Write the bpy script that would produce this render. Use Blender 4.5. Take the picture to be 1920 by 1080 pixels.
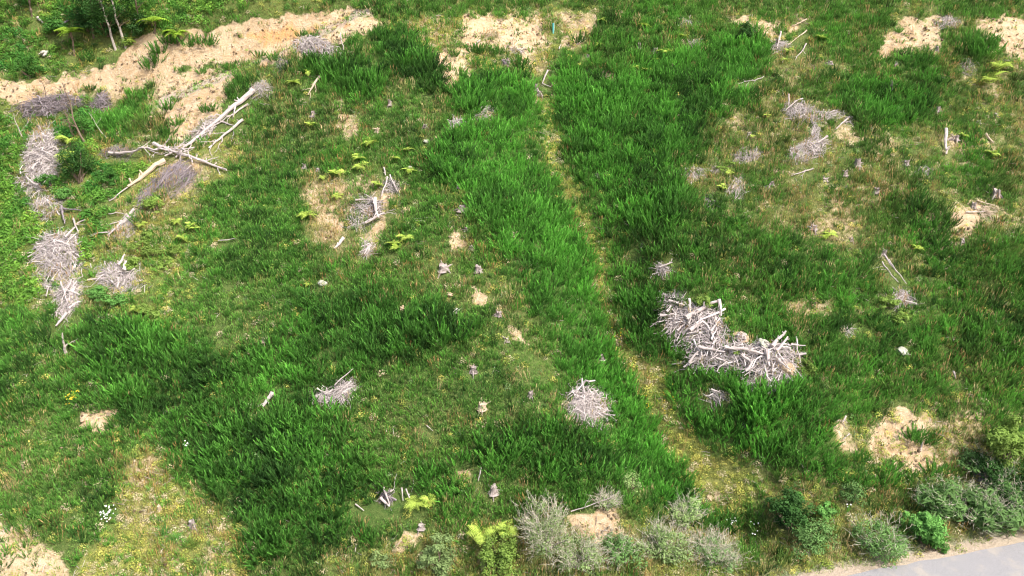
import bpy, math, random
import numpy as np
random.seed(7)
RNG = np.random.default_rng(11)
scene = bpy.context.scene
for o in list(bpy.data.objects): bpy.data.objects.remove(o)
R = math.radians

# ------------------------------------------------------------------ camera, sky, sun, exposure
CAM = np.array([0.0, 0.0, 37.0]); PITCH = R(-25.0); FPX = 1507.0      # focal length in pixels of a 1920 wide picture
cam_d = bpy.data.cameras.new('camera'); cam = bpy.data.objects.new('camera', cam_d)
scene.collection.objects.link(cam); scene.camera = cam
cam.location = CAM; cam.rotation_euler = (math.pi/2 + PITCH, 0, 0)
cam_d.sensor_width = 36.0; cam_d.lens = 36.0*FPX/1920.0; cam_d.clip_start = 0.5; cam_d.clip_end = 3000
SUN_EL, SUN_AZ = R(54), R(124)            # azimuth measured from +y clockwise: to the right, slightly behind the camera
world = bpy.data.worlds.new("World"); scene.world = world; world.use_nodes = True
wn = world.node_tree; bg = wn.nodes['Background']
sky = wn.nodes.new('ShaderNodeTexSky'); sky.sky_type = 'NISHITA'; sky.sun_disc = False
sky.sun_elevation = SUN_EL; sky.sun_rotation = SUN_AZ; sky.air_density = 1.0; sky.dust_density = 6.0; sky.ozone_density = 1.0
wn.links.new(sky.outputs[0], bg.inputs[0]); bg.inputs[1].default_value = 0.15
sl = bpy.data.lights.new('sun', 'SUN'); sun = bpy.data.objects.new('sun', sl); scene.collection.objects.link(sun)
sl.energy = 3.2; sl.angle = R(4.0); sl.color = (1.0, 0.955, 0.88)
sdir = np.array([math.sin(SUN_AZ)*math.cos(SUN_EL), math.cos(SUN_AZ)*math.cos(SUN_EL), math.sin(SUN_EL)])
from mathutils import Vector
sun.rotation_euler = Vector(-sdir).to_track_quat('-Z', 'Y').to_euler(); sun.location = (-20, -10, 90)
scene.view_settings.view_transform = 'Standard'; scene.view_settings.look = 'None'
scene.view_settings.exposure = 0.66; scene.view_settings.gamma = 1.0
scene.render.engine = 'CYCLES'
scene.cycles.filter_width = 1.1; scene.cycles.max_bounces = 5; scene.cycles.diffuse_bounces = 3; scene.cycles.transmission_bounces = 2

# ------------------------------------------------------------------ projection helpers
cp, sp = math.cos(PITCH), math.sin(PITCH)
FWD = np.array([0, cp, sp]); UP = np.array([0, -sp, cp])
def project(x, y, z):
    dy = y-CAM[1]; dz = z-CAM[2]; dx = x-CAM[0]
    dep = np.maximum(dy*cp+dz*sp, 0.5); u = -dy*sp+dz*cp
    return 960+FPX*dx/dep, 540-FPX*u/dep, dep
def rays(px, py):
    a = (np.asarray(px, float)-960)/FPX; b = (540-np.asarray(py, float))/FPX
    return a, cp - b*sp, sp + b*cp       # direction x, y, z   (UP = (0,-sp,cp))
def plane_pt(px, py, dz=0.0):            # where the ray meets the mean hillside, lowered/raised by dz
    dx, dy, dz_ = rays(px, py)
    t = (SL0 + dz + SLK*CAM[1] - CAM[2])/(dz_ - SLK*dy)
    return np.array([dx*t, dy*t]).T
SL0, SLK = -21.96, 0.625

# ------------------------------------------------------------------ noise
def _h(ix, iy, s):
    n = (ix.astype(np.int64)*374761393 + iy.astype(np.int64)*668265263 + s*1442695041) & 0x7fffffff
    n = ((n ^ (n >> 13))*1274126177) & 0x7fffffff
    n = n ^ (n >> 16)
    return (n & 0xffff)/32767.5 - 1.0
def noise(x, y, s=0):
    x = np.asarray(x, float); y = np.asarray(y, float)
    ix = np.floor(x); iy = np.floor(y); fx = x-ix; fy = y-iy
    fx = fx*fx*(3-2*fx); fy = fy*fy*(3-2*fy)
    a = _h(ix, iy, s); b = _h(ix+1, iy, s); c = _h(ix, iy+1, s); d = _h(ix+1, iy+1, s)
    return (a*(1-fx)+b*fx)*(1-fy) + (c*(1-fx)+d*fx)*fy
def fbm(x, y, s=0, o=3):
    v = 0; a = 1.0; t = 0
    for i in range(o):
        v = v + a*noise(x*2**i + 17.3*i, y*2**i - 9.1*i, s+i); t += a; a *= 0.55
    return v/t
def sstep(a, b, v):
    t = np.clip((v-a)/(b-a), 0, 1); return t*t*(3-2*t)

def seg_info(P, x, y):
    """distance, signed side (+ left of travel) and arclength fraction to a polyline"""
    best = np.full(np.shape(x), 1e9); side = np.zeros(np.shape(x)); par = np.zeros(np.shape(x))
    n = len(P)-1
    for i in range(n):
        ax, ay = P[i]; bx, by = P[i+1]; ex, ey = bx-ax, by-ay; L2 = ex*ex+ey*ey
        t = ((x-ax)*ex+(y-ay)*ey)/L2
        tc = t.copy() if isinstance(t, np.ndarray) else np.array(t)
        tc = np.clip(t, -9 if i == 0 else 0, 9 if i == n-1 else 1)
        d = np.hypot(x-ax-tc*ex, y-ay-tc*ey)
        cr = ex*(y-ay)-ey*(x-ax)
        m = d < best
        best = np.where(m, d, best); side = np.where(m, np.sign(cr), side); par = np.where(m, (i+np.clip(tc, 0, 1))/n, par)
    return best, side, par

# ------------------------------------------------------------------ terrain height
GULLY = plane_pt([1010, 1015, 1040, 1085, 1130, 1145, 1175, 1240, 1320, 1390, 1440],
                 [ 110,  200,  300,  390,  470,  570,  640,  730,  850,  950, 1060], 0) + 0
GULLY[:, 1] += 0.5
CREST = plane_pt([740, 820, 880, 890, 820, 700], [40, 250, 420, 600, 780, 960])
SPURL = plane_pt([640, 520, 440, 330, 260, 200, 150, 150, 250, 330], [20, 130, 250, 360, 450, 560, 680, 800, 900, 1100])
TRACK = plane_pt([-300, 0, 150, 260, 400, 540, 620, 700, 800], [215, 172, 158, 138, 112, 82, 62, 38, -5])
ROADZ = 2.0
def road_pt(px, py):
    a, b, c = rays(px, py); t = (ROADZ-CAM[2])/c; return np.array([a*t, b*t])
RA, RB = road_pt(1722, 1050), road_pt(1890, 1018)
RDIR = (RB-RA)/np.linalg.norm(RB-RA); RNOR = np.array([-RDIR[1], RDIR[0]])
def road_s(x, y):
    return (x-RA[0])*RNOR[0] + (y-RA[1])*RNOR[1]
def height(x, y):
    x = np.asarray(x, float); y = np.asarray(y, float)
    yy = np.where(y > 120, 120 + 60*(1-np.exp(-(y-120)/60.0)), y)
    z = SL0 + SLK*yy
    z = z + 1.5*fbm(x/22, y/22, 3, 2) + 0.60*fbm(x/6.5, y/6.5, 5, 2)
    d, s, p = seg_info(CREST, x, y); z = z + 2.0*np.exp(-(d/8.5)**2)*(1-sstep(.75, 1.0, p))
    d, s, p = seg_info(GULLY, x, y)
    dep = 0.8 + 2.2*np.clip(p*2.2, 0, 1)
    z = z - dep*np.exp(-(d/4.2)**1.6) + 0.9*np.exp(-((d-6.5)/4.0)**2)*np.clip(p*2, 0, 1)
    d, s, p = seg_info(SPURL, x, y)            # travelling downhill: the valley lies to the right of travel
    sd = -s*d
    z = z - 4.2*sstep(-2, 17, sd)*sstep(0.0, 0.2, p)*(1-sstep(0.55, 0.85, p))
    d, s, p = seg_info(TRACK, x, y)
    sd = s*d; fade = 1 - sstep(0.80, 0.93, p)
    A = 1.3 + 3.0*sstep(0.25, 0.7, p)
    rel = np.where(sd > 0, np.interp(sd, [0, 1.5, 1.9, 4.6, 9, 40], [0, -0.9, -0.9, 1.0, 1.0, 0.0]) * 1.0
                   + np.interp(sd, [1.9, 4.0, 12, 45], [0, 1, 1, 0])*(A-1.0),
                   np.interp(-sd, [0, 1.5, 7, 12], [0, 0.8, -0.2, 0]))
    z = z + rel*fade
    rs = road_s(x, y)
    k = sstep(0.4, 9.0, rs)
    low = ROADZ - 0.10*np.clip(rs, 0, 0.6) + 0.22*np.clip(rs-0.8, 0, 99)
    z = z*k + low*(1-k)
    z = np.where(rs < -6.5, ROADZ - 0.45*np.clip(-rs-6.5, 0, 40), z)
    offroad = sstep(0.3, 2.0, np.abs(rs+3.2)-3.2)
    z = z + offroad*(0.15*fbm(x/1.7, y/1.7, 9, 2) + 0.05*fbm(x/0.55, y/0.55, 12, 2))
    return z
def ground_hit(px, py):
    px = np.atleast_1d(np.asarray(px, float)); py = np.atleast_1d(np.asarray(py, float))
    dx, dy, dz = rays(px, py)
    t = (SL0-CAM[2])/(dz-SLK*dy)
    for i in range(14):
        g = CAM[2]+dz*t - height(dx*t, dy*t)
        t = t - 0.8*g/(dz-SLK*dy)
    return dx*t, dy*t, height(dx*t, dy*t)
def at(px, py):
    x, y, z = ground_hit(px, py); return Vector((x[0], y[0], z[0]))
def ppm(p):        # picture pixels (of 1920) per metre at a point
    return FPX/project(p[0], p[1], p[2])[2]

# ------------------------------------------------------------------ land cover, painted as soft-edged patches on the hillside
CH = ['soil', 'broom', 'bh', 'hue', 'dry', 'weed', 'lush', 'low', 'org', 'grey']
def V(**k): return k
DENSE = V(broom=1.0, bh=1.0, hue=.62, dry=.05, soil=0, weed=.05, low=.3, lush=0)
DARK = V(broom=1.0, bh=1.05, hue=.35, dry=.05, soil=0, weed=.0, low=.3, lush=0)
BRIGHT = V(broom=1.0, bh=.95, hue=.85, dry=.03, soil=0, weed=.02, low=.3, lush=0)
MIX = V(broom=.80, bh=.62, hue=.58, dry=.42, soil=.04, weed=.08, low=1.0)
DRYM = V(broom=.5, bh=.58, hue=.46, dry=1.0, soil=.32, weed=.12, low=1.0)
SHORT = V(broom=.85, bh=.42, hue=.5, dry=.22, soil=.02, weed=.06, low=1.0, grey=.25)
PALE = V(broom=.5, bh=.40, hue=.6, dry=.15, soil=.0, weed=.1, low=1.0, grey=.7)
TAN = V(broom=.02, bh=.4, hue=.5, dry=.12, soil=1.0, weed=.05, low=.12, lush=0, org=.1)
TANG = V(broom=.15, bh=.45, hue=.5, dry=.5, soil=.68, weed=.3, low=.4, lush=0, org=.1)
YELL = V(broom=.16, bh=.4, hue=.9, dry=.5, soil=.12, weed=1.0, low=.7, lush=0)
LUSH = V(broom=.15, bh=.55, hue=.6, dry=.2, soil=.02, weed=.35, low=.6, lush=1.0)
WILD = V(broom=.36, bh=.7, hue=.4, dry=1.15, soil=.15, weed=.35, low=1.0, lush=.6, grey=.7)
LAYERS = [
 # right-hand slope
 ([(1040,-60),(2100,-60),(2100,1200),(1400,1200),(1300,900),(1150,620),(1050,330)], 20, MIX),
 ([(1280,150),(1560,120),(2100,100),(2100,480),(1700,500),(1500,480),(1330,430),(1260,300)], 50, DRYM),
 ([(1040,110),(1180,130),(1320,80),(1420,90),(1420,200),(1330,240),(1290,330),(1280,420),(1240,470),(1150,420),(1070,330),(1040,230)], 25, DENSE),
 ([(1040,60),(1180,40),(1300,60),(1200,110),(1100,130)], 20, V(broom=.75, hue=.45, dry=.3, bh=.85, soil=.05)),
 ([(1130,440),(1230,450),(1380,430),(1560,470),(1660,500),(1580,560),(1400,560),(1260,560),(1240,620),(1290,660),(1280,740),(1210,700),(1150,610)], 20, V(broom=.88, bh=.9, hue=.45, dry=.3, soil=.04, low=.6)),
 ([(1150,560),(1230,560),(1290,650),(1280,730),(1370,830),(1330,840),(1230,740),(1160,640)], 12, DENSE),
 ([(1260,720),(1330,705),(1420,730),(1490,730),(1560,760),(1570,830),(1540,880),(1440,870),(1360,850),(1290,790)], 14, DENSE),
 ([(1500,600),(1700,620),(1900,560),(2100,520),(2100,740),(1800,740),(1640,770),(1560,780),(1490,720)], 25, V(broom=.84, bh=.88, hue=.5, dry=.45, soil=.06)),
 ([(1400,570),(1480,600),(1620,600),(1650,640),(1560,650),(1440,640),(1370,600)], 18, V(broom=.8, bh=.8, hue=.45, dry=.3)),
 ([(1640,360),(1720,370),(1900,470),(2000,520),(1900,600),(1780,560),(1700,480)], 30, V(broom=.8, bh=.8, hue=.6, dry=.3)),
 ([(1550,150),(1680,150),(1760,170),(1760,230),(1650,250),(1560,210)], 18, V(broom=1, bh=.95, hue=.5, dry=.15, soil=0)),
 ([(1690,80),(1760,120),(1770,170),(1720,160),(1680,120)], 12, DENSE),
 ([(1840,60),(1870,90),(1850,110),(1800,110)], 12, DENSE),
 ([(1690,310),(1900,290),(1900,380),(1770,360),(1690,340)], 20, V(broom=.85, hue=.6, dry=.35)),
 ([(1380,50),(1430,70),(1430,160),(1380,180),(1350,110)], 15, DENSE),
 # tan patches of the right slope
 ([(1360,30),(1440,30),(1540,30),(1500,55),(1440,75),(1380,45)], 10, TANG),
 ([(1640,90),(1670,55),(1720,25),(1760,30),(1775,75),(1775,100),(1740,100),(1700,85),(1660,105)], 8, TAN),
 ([(1845,30),(1960,30),(1960,130),(1890,110),(1850,80),(1835,50)], 8, TAN),
 ([(1040,20),(1115,20),(1105,60),(1075,100),(1040,90)], 8, TANG),
 ([(1775,420),(1790,395),(1815,400),(1822,380),(1842,395),(1838,440),(1815,455),(1790,455)], 6, V(soil=.85, broom=0, dry=.4, low=.2)),
 ([(1455,570),(1520,560),(1565,575),(1560,595),(1500,595)], 9, TANG),
 ([(1135,130),(1147,128),(1150,150),(1130,150)], 5, TAN),
 ([(1600,95),(1620,90),(1615,110)], 6, TANG),
 ([(1560,790),(1590,785),(1610,820),(1640,850),(1620,860),(1580,850),(1570,820)], 7, TANG),
 ([(1640,785),(1700,770),(1735,775),(1740,800),(1720,805),(1740,840),(1780,865),(1740,880),(1700,880),(1660,860),(1640,830)], 8, TAN),
 ([(1590,800),(1650,780),(1740,770),(1830,780),(1840,850),(1790,880),(1700,890),(1620,865)], 14, V(soil=.5, broom=.15, dry=.9, low=.6, weed=.3)),
 ([(1640,785),(1700,770),(1735,775),(1740,800),(1720,805),(1740,840),(1780,865),(1740,880),(1700,880),(1660,860),(1640,830)], 10, V(soil=.92, broom=.03, dry=.25, low=.15)),
 ([(1740,760),(1800,745),(1810,755),(1760,775)], 5, TANG),
 ([(1760,810),(1830,795),(1840,815),(1790,850),(1755,850)], 8, TANG),
 ([(1740,800),(1830,780),(1870,850),(1830,900),(1760,880)], 14, V(soil=.45, broom=.15, dry=.9, weed=.3)),
 # rough verge at the foot of the slope
 ([(1130,930),(1250,960),(1340,990),(1400,960),(1440,900),(1560,900),(1700,900),(1800,900),(2100,840),(2100,1200),(600,1200),(640,1040),(760,1010),(900,960),(1040,900)], 18, WILD),
 ([(1560,870),(1640,860),(1700,890),(1690,930),(1600,930),(1500,890)], 12, V(broom=1, bh=.95, hue=.5, dry=.2)),
 ([(1540,960),(1620,980),(1640,1040),(1560,1060),(1500,1010)], 12, V(broom=.05, dry=1.2, soil=.1)),
 # left of the gully: the spur
 ([(540,60),(830,40),(1040,180),(1060,340),(1140,560),(1290,900),(1240,940),(440,1060),(180,760),(130,640),(250,480),(420,330),(510,170)], 14, MIX),
 ([(1010,120),(1040,140),(1040,200),(1010,180)], 8, V(broom=.6, dry=.4)),
 ([(690,40),(1045,20),(1030,120),(1010,150),(960,130),(880,140),(835,175),(820,120),(780,70)], 10, V(broom=.22, bh=.5, soil=.55, dry=.6, weed=.85, low=.8)),
 ([(800,95),(850,85),(885,110),(885,140),(860,170),(835,178),(825,140),(805,115)], 8, TAN),
 ([(860,30),(1020,30),(1025,75),(1000,110),(930,85),(880,80)], 8, TAN),
 ([(690,55),(770,65),(800,100),(830,140),(835,185),(800,180),(770,150),(730,110),(700,100)], 8, DARK),
 ([(570,105),(620,110),(690,115),(720,150),(710,190),(650,190),(600,150),(560,130)], 8, DARK),
 ([(530,110),(565,100),(570,130),(540,150),(525,140)], 6, V(broom=.9, hue=.4)),
 ([(520,180),(720,200),(830,190),(830,300),(640,260),(500,300),(430,330),(450,240)], 20, V(broom=.8, bh=.6, dry=.5, soil=.06, hue=.38)),
 ([(635,180),(650,200),(665,235),(650,255),(630,240)], 8, TANG),
 ([(430,300),(560,300),(600,420),(560,560),(420,540),(340,480),(380,380)], 20, V(broom=.97, bh=.6, dry=.12, hue=.48, soil=0)),
 ([(600,290),(660,260),(720,290),(690,310),(620,305)], 10, V(broom=1, hue=.6)),
 ([(565,345),(640,330),(745,340),(745,375),(725,430),(700,480),(660,480),(620,470),(570,460),(590,400)], 16, V(broom=.34, bh=.5, dry=1.05, soil=.42, low=.8)),
 ([(675,425),(710,420),(712,450),(695,470),(675,465)], 5, V(broom=0, soil=1.0, dry=.2)),
 ([(625,420),(640,420),(638,440),(626,440)], 4, TAN),
 ([(795,330),(890,345),(900,390),(870,440),(870,490),(840,510),(820,480),(840,430),(820,380)], 10, V(broom=.55, bh=.45, dry=.7, soil=.25)),
 ([(843,425),(860,430),(862,460),(850,475),(845,450)], 4, TAN),
 ([(730,490),(920,500),(950,560),(880,600),(780,590),(740,540)], 20, V(broom=.65, bh=.42, dry=.45, soil=.08, low=1)),
 ([(890,535),(905,540),(912,568),(895,565)], 3, TAN),
 ([(943,608),(965,605),(1000,635),(998,650),(960,640)], 4, TAN),
 ([(815,258),(835,262),(838,275),(818,268)], 3, TAN),
 ([(150,600),(300,600),(440,660),(560,560),(700,550),(830,580),(900,620),(840,680),(740,700),(650,720),(640,800),(680,860),(690,930),(640,1000),(560,1040),(450,1040),(420,950),(330,870),(230,790),(170,740),(140,660)], 14, DENSE),
 ([(740,580),(820,570),(850,600),(840,650),(780,670),(730,640)], 10, DARK),
 ([(340,500),(440,540),(560,560),(540,620),(450,670),(390,660),(330,600)], 20, PALE),
 ([(380,530),(520,560),(500,620),(420,640)], 25, V(broom=.55, bh=.45)),
 ([(640,780),(720,710),(830,650),(960,640),(1040,690),(1060,760),(1000,790),(900,800),(830,850),(740,860),(670,840)], 18, SHORT),
 ([(940,630),(1040,680),(1060,740),(980,720)], 12, PALE),
 ([(700,740),(860,760),(880,800),(800,840),(700,820)], 18, V(dry=.6, soil=.12)),
 ([(470,1010),(640,990),(700,930),(830,860),(950,790),(1060,790),(1150,830),(1190,910),(1060,915),(950,890),(860,930),(760,960),(700,1010),(480,1060)], 10, DENSE),
 ([(830,262),(850,225),(900,225),(960,255),(1010,285),(1050,360),(1105,440),(1132,510),(1142,610),(1195,730),(1250,840),(1330,950),(1380,990),(1290,985),(1180,920),(1160,850),(1150,780),(1060,700),(1040,640),(1000,580),(960,500),(900,420),(870,360),(810,330)], 8, BRIGHT),
 ([(845,190),(870,140),(950,140),(1000,175),(1010,240),(980,262),(930,235),(860,215)], 8, V(broom=1, bh=1.05, hue=.6, dry=.0, soil=0)),
 ([(1250,940),(1370,960),(1390,995),(1290,1000)], 10, DENSE),
 ([(820,890),(880,890),(870,905),(820,905)], 6, TANG),
 ([(750,1000),(800,995),(780,1025),(740,1030)], 6, TANG),
 ([(1070,970),(1150,960),(1160,1005),(1120,1010),(1080,1000)], 6, TAN),
 # gully floor
 ([(1010,180),(1032,180),(1043,240),(1054,310),(1078,360),(1099,395),(1128,440),(1138,500),(1110,480),(1077,410),(1047,350),(1019,290)], 9, YELL),
 ([(1106,460),(1134,480),(1146,530),(1150,590),(1128,560)], 5, YELL),
 ([(1134,560),(1168,605),(1186,655),(1238,690),(1250,760),(1300,818),(1368,858),(1420,880),(1440,912),(1390,985),(1348,975),(1290,895),(1238,810),(1202,730),(1158,660),(1136,610)], 12, YELL),
 ([(1335,915),(1352,925),(1358,945),(1340,940)], 4, TAN),
 # left valley
 ([(-200,150),(30,180),(160,180),(260,230),(330,330),(250,420),(210,470),(170,560),(120,600),(-200,600)], 16, LUSH),
 ([(200,180),(240,160),(280,200),(290,250),(200,270),(170,240)], 10, V(broom=1.0, bh=1.0, hue=.5, dry=.1, soil=0, lush=0)),
 ([(280,190),(320,260),(330,290),(250,275),(240,220)], 10, V(broom=.35, dry=.9, soil=.35, lush=0)),
 ([(300,300),(440,250),(460,290),(400,330),(340,400),(280,440),(230,500),(190,480),(240,400)], 14, V(broom=.15, dry=1.0, soil=.25, weed=.8, lush=.1)),
 ([(200,470),(300,440),(400,430),(390,500),(330,560),(310,610),(180,580),(160,520)], 18, V(broom=.6, bh=.55, dry=.4, weed=.6, lush=.3, hue=.75)),
 ([(-200,590),(130,590),(150,700),(220,760),(240,860),(240,960),(150,1020),(30,960),(-200,960)], 14, V(broom=.75, bh=.65, hue=.55, dry=.25, soil=.05, lush=.15, grey=.5)),
 ([(-200,780),(100,780),(200,820),(120,900),(30,930),(-200,960)], 20, V(broom=.45, bh=.5, hue=.6, dry=.5, soil=.15, grey=.7)),
 ([(160,770),(220,765),(225,785),(190,805),(155,795)], 5, TAN),
 ([(225,860),(290,840),(350,900),(420,950),(445,1000),(450,1100),(140,1100),(160,1030),(230,980),(225,900)], 16, V(broom=.18, bh=.45, hue=.9, dry=.75, soil=.38, weed=.85, low=.6, lush=0)),
 ([(-200,990),(60,975),(80,1010),(110,1030),(130,1100),(-200,1100)], 12, V(soil=.8, broom=.1, dry=.4, low=.3, weed=.1, lush=0)),
 # track, its cut bank and fill slope
 ([(-200,-100),(700,-100),(560,30),(430,42),(330,70),(265,80),(240,105),(150,140),(90,150),(30,155),(-200,160)], 6, V(broom=.15, lush=1.0, low=.7, dry=.25, soil=0, weed=.3, hue=.5)),
 ([(-200,158),(40,153),(150,140),(220,112),(262,76),(330,68),(420,45),(520,30),(700,20),(720,50),(600,90),(540,110),(450,130),(420,225),(370,262),(330,280),(320,240),(280,200),(280,165),(230,170),(160,178),(60,190),(-200,200)], 4, TAN),
 ([(240,128),(300,100),(330,72),(420,47),(520,30),(720,10),(700,40),(560,80),(440,98),(300,135)], 8, V(org=.6)),
 ([(430,100),(460,55),(520,36),(600,40),(700,20),(690,42),(620,62),(540,84)], 10, V(org=1.0)),
 ([(200,150),(240,110),(330,110),(300,135)], 8, V(org=.55)),
 ([(270,160),(300,140),(320,130),(440,115),(435,122),(345,138),(315,158),(275,188)], 4, V(broom=1, bh=.75, hue=.45, soil=.2)),
 ([(60,185),(200,165),(260,150),(240,180),(130,200)], 6, V(broom=.15, weed=.6, dry=.6, soil=.6)),
]
HEAP_POLYS = []
def cover(x, y, z):
    u, v, dep = project(x, y, z)
    s = 1.0
    u = u + 9*fbm(x/2.2, y/2.2, 21, 2) + 6*noise(x/0.5, y/0.5, 23)
    v = v + 9*fbm(x/2.2, y/2.2, 31, 2) + 6*noise(x/0.5, y/0.5, 33)
    C0 = 7*noise(x/1.1, y/1.1, 37)
    n = len(u)
    C = {k: np.full(n, d) for k, d in zip(CH, [.15, .5, .7, .5, .4, .1, 0, .8, 0, 0])}
    for poly, fea, vals in LAYERS + HEAP_POLYS:
        P = np.array(poly, float); m = fea+2
        idx = np.nonzero((u > P[:, 0].min()-m) & (u < P[:, 0].max()+m) & (v > P[:, 1].min()-m) & (v < P[:, 1].max()+m))[0]
        if len(idx) == 0: continue
        uu = u[idx]; vv = v[idx]; best = np.full(len(idx), 1e9); ins = np.zeros(len(idx), bool)
        for i in range(len(P)):
            ax, ay = P[i]; bx, by = P[(i+1) % len(P)]; ex, ey = bx-ax, by-ay
            t = np.clip(((uu-ax)*ex+(vv-ay)*ey)/(ex*ex+ey*ey+1e-9), 0, 1)
            best = np.minimum(best, np.hypot(uu-ax-t*ex, vv-ay-t*ey))
            c = ((ay > vv) != (by > vv)) & (uu < ex*(vv-ay)/(ey if abs(ey) > 1e-9 else 1e-9)+ax)
            ins ^= c
        sd = np.where(ins, best, -best)
        al = sstep(-fea-4, fea+4, sd + 1.5*C0[idx])
        for k, val in vals.items():
            C[k][idx] = C[k][idx]*(1-al) + val*al
    # natural patchiness
    big = fbm(x/5.0, y/5.0, 41, 3); med = fbm(x/1.6, y/1.6, 45, 2)
    C['broom'] = np.clip(C['broom'] + (0.75*big+0.45*med)*np.clip(1.25-np.abs(2*C['broom']-1), 0, 1)*(C['broom'] > .12)*1.2, 0, 1)
    mid = 4*C['soil']*(1-C['soil'])
    C['soil'] = np.clip(C['soil'] + mid*0.5*fbm(x/2.4, y/2.4, 51, 3), 0, 1)
    C['weed'] = np.clip(C['weed']*(1.05+1.0*fbm(x/1.6, y/1.6, 57, 3)), 0, 1)
    C['dry'] = np.clip(C['dry']*(1+1.1*fbm(x/3, y/3, 55, 3)), 0, 1.3)
    rs = road_s(x, y)
    on = sstep(1.6, 0.6, rs) if False else 1-sstep(0.7, 2.0, rs)
    for k in ('broom', 'lush'): C[k] = C[k]*(1-on)
    off = 1-sstep(0.0, 1.3, rs)
    for k in ('dry', 'weed', 'low'): C[k] = C[k]*(1-off)
    C['soil'] = np.maximum(C['soil'], off)
    return C

# ------------------------------------------------------------------ materials
def new_mat(name):
    m = bpy.data.materials.new(name); m.use_nodes = True; nt = m.node_tree
    b = nt.nodes['Principled BSDF']; b.inputs['Roughness'].default_value = 0.85
    if 'Specular IOR Level' in b.inputs: b.inputs['Specular IOR Level'].default_value = 0.15
    return m, nt, b
def nd(nt, t, **k):
    n = nt.nodes.new(t)
    for a, v in k.items(): setattr(n, a, v)
    return n
def mixc(nt, f, a, b):
    n = nd(nt, 'ShaderNodeMix', data_type='RGBA'); L = nt.links.new
    for i, s in ((0, f), (6, a), (7, b)):
        if isinstance(s, (tuple, list)): n.inputs[i].default_value = (*s[:3], 1)
        elif isinstance(s, (int, float)): n.inputs[i].default_value = s
        else: L(s, n.inputs[i])
    return n.outputs[2]
def noise_n(nt, scale, detail=4, rough=.6, vec=None):
    n = nd(nt, 'ShaderNodeTexNoise'); n.inputs['Scale'].default_value = scale
    n.inputs['Detail'].default_value = detail; n.inputs['Roughness'].default_value = rough
    if vec is not None: nt.links.new(vec, n.inputs['Vector'])
    return n.outputs['Fac']
def ramp(nt, s, lo, hi):
    n = nd(nt, 'ShaderNodeMapRange'); n.inputs[1].default_value = lo; n.inputs[2].default_value = hi
    nt.links.new(s, n.inputs[0]); return n.outputs[0]
def mth(nt, op, a, b):
    n = nd(nt, 'ShaderNodeMath', operation=op)
    for i, s in enumerate((a, b)):
        if isinstance(s, (int, float)): n.inputs[i].default_value = s
        else: nt.links.new(s, n.inputs[i])
    return n.outputs[0]

def ground_material():
    m, nt, b = new_mat('hillside_soil_and_litter'); L = nt.links.new
    at1 = nd(nt, 'ShaderNodeAttribute', attribute_name='cov'); sep = nd(nt, 'ShaderNodeSeparateColor'); L(at1.outputs['Color'], sep.inputs[0])
    soil, dry, weed = sep.outputs[0], sep.outputs[1], sep.outputs[2]
    at2 = nd(nt, 'ShaderNodeAttribute', attribute_name='cov2'); sep2 = nd(nt, 'ShaderNodeSeparateColor'); L(at2.outputs['Color'], sep2.inputs[0])
    org, asph, trk = sep2.outputs[0], sep2.outputs[1], sep2.outputs[2]
    geo = nd(nt, 'ShaderNodeNewGeometry'); pos = geo.outputs['Position']
    n1 = noise_n(nt, .35, 5, .6, pos); n2 = noise_n(nt, 2.6, 6, .7, pos); n3 = noise_n(nt, 14, 4, .7, pos)
    # run-off streaks: stretched down the slope
    mp = nd(nt, 'ShaderNodeMapping'); L(pos, mp.inputs[0]); mp.inputs['Scale'].default_value = (2.0, .35, .5)
    n4 = noise_n(nt, 1.3, 5, .65, mp.outputs[0])
    tan = mixc(nt, ramp(nt, n1, .35, .65), (.50, .345, .20), (.63, .475, .305))
    tan = mixc(nt, ramp(nt, n2, .45, .75), tan, (.70, .58, .43))
    tan = mixc(nt, mth(nt, 'MULTIPLY', ramp(nt, n3, .52, .72), .6), tan, (.24, .15, .085))
    n6 = noise_n(nt, 1.1, 5, .7, pos); tan = mixc(nt, mth(nt, 'MULTIPLY', ramp(nt, n6, .52, .7), .45), tan, (.30, .24, .12))
    orange = mixc(nt, ramp(nt, n4, .35, .65), (.60, .27, .075), (.68, .42, .19))
    tan = mixc(nt, mth(nt, 'MULTIPLY', org, ramp(nt, n4, .25, .6)), tan, orange)
    lit = mixc(nt, ramp(nt, n2, .35, .65), (.04, .10, .02), (.10, .15, .04))
    lit = mixc(nt, mth(nt, 'MULTIPLY', dry, mth(nt, 'MULTIPLY', ramp(nt, n3, .4, .7), .6)), lit, (.38, .31, .15))
    lit = mixc(nt, mth(nt, 'MULTIPLY', weed, ramp(nt, n3, .3, .6)), lit, (.34, .34, .10))
    sm = mth(nt, 'ADD', soil, mth(nt, 'MULTIPLY', mth(nt, 'SUBTRACT', n2, .5), .9))
    col = mixc(nt, ramp(nt, sm, .32, .6), lit, tan)
    grav = mixc(nt, ramp(nt, n3, .3, .7), (.36, .31, .26), (.55, .50, .44))
    col = mixc(nt, mth(nt, 'MULTIPLY', trk, .75), col, grav)
    n5 = noise_n(nt, 30, 3, .8, pos)
    asp = mixc(nt, ramp(nt, n5, .3, .7), (.27, .27, .28), (.42, .41, .42))
    asp = mixc(nt, mth(nt, 'MULTIPLY', ramp(nt, n1, .5, .62), .35), asp, (.33, .28, .22))
    col = mixc(nt, asph, col, asp)
    L(col, b.inputs['Base Color']); b.inputs['Roughness'].default_value = .95
    bp = nd(nt, 'ShaderNodeBump'); bp.inputs['Strength'].default_value = 1.0; bp.inputs['Distance'].default_value = .2
    L(mth(nt, 'ADD', n2, mth(nt, 'MULTIPLY', n3, .5)), bp.inputs['Height']); L(bp.outputs[0], b.inputs['Normal'])
    return m

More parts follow.
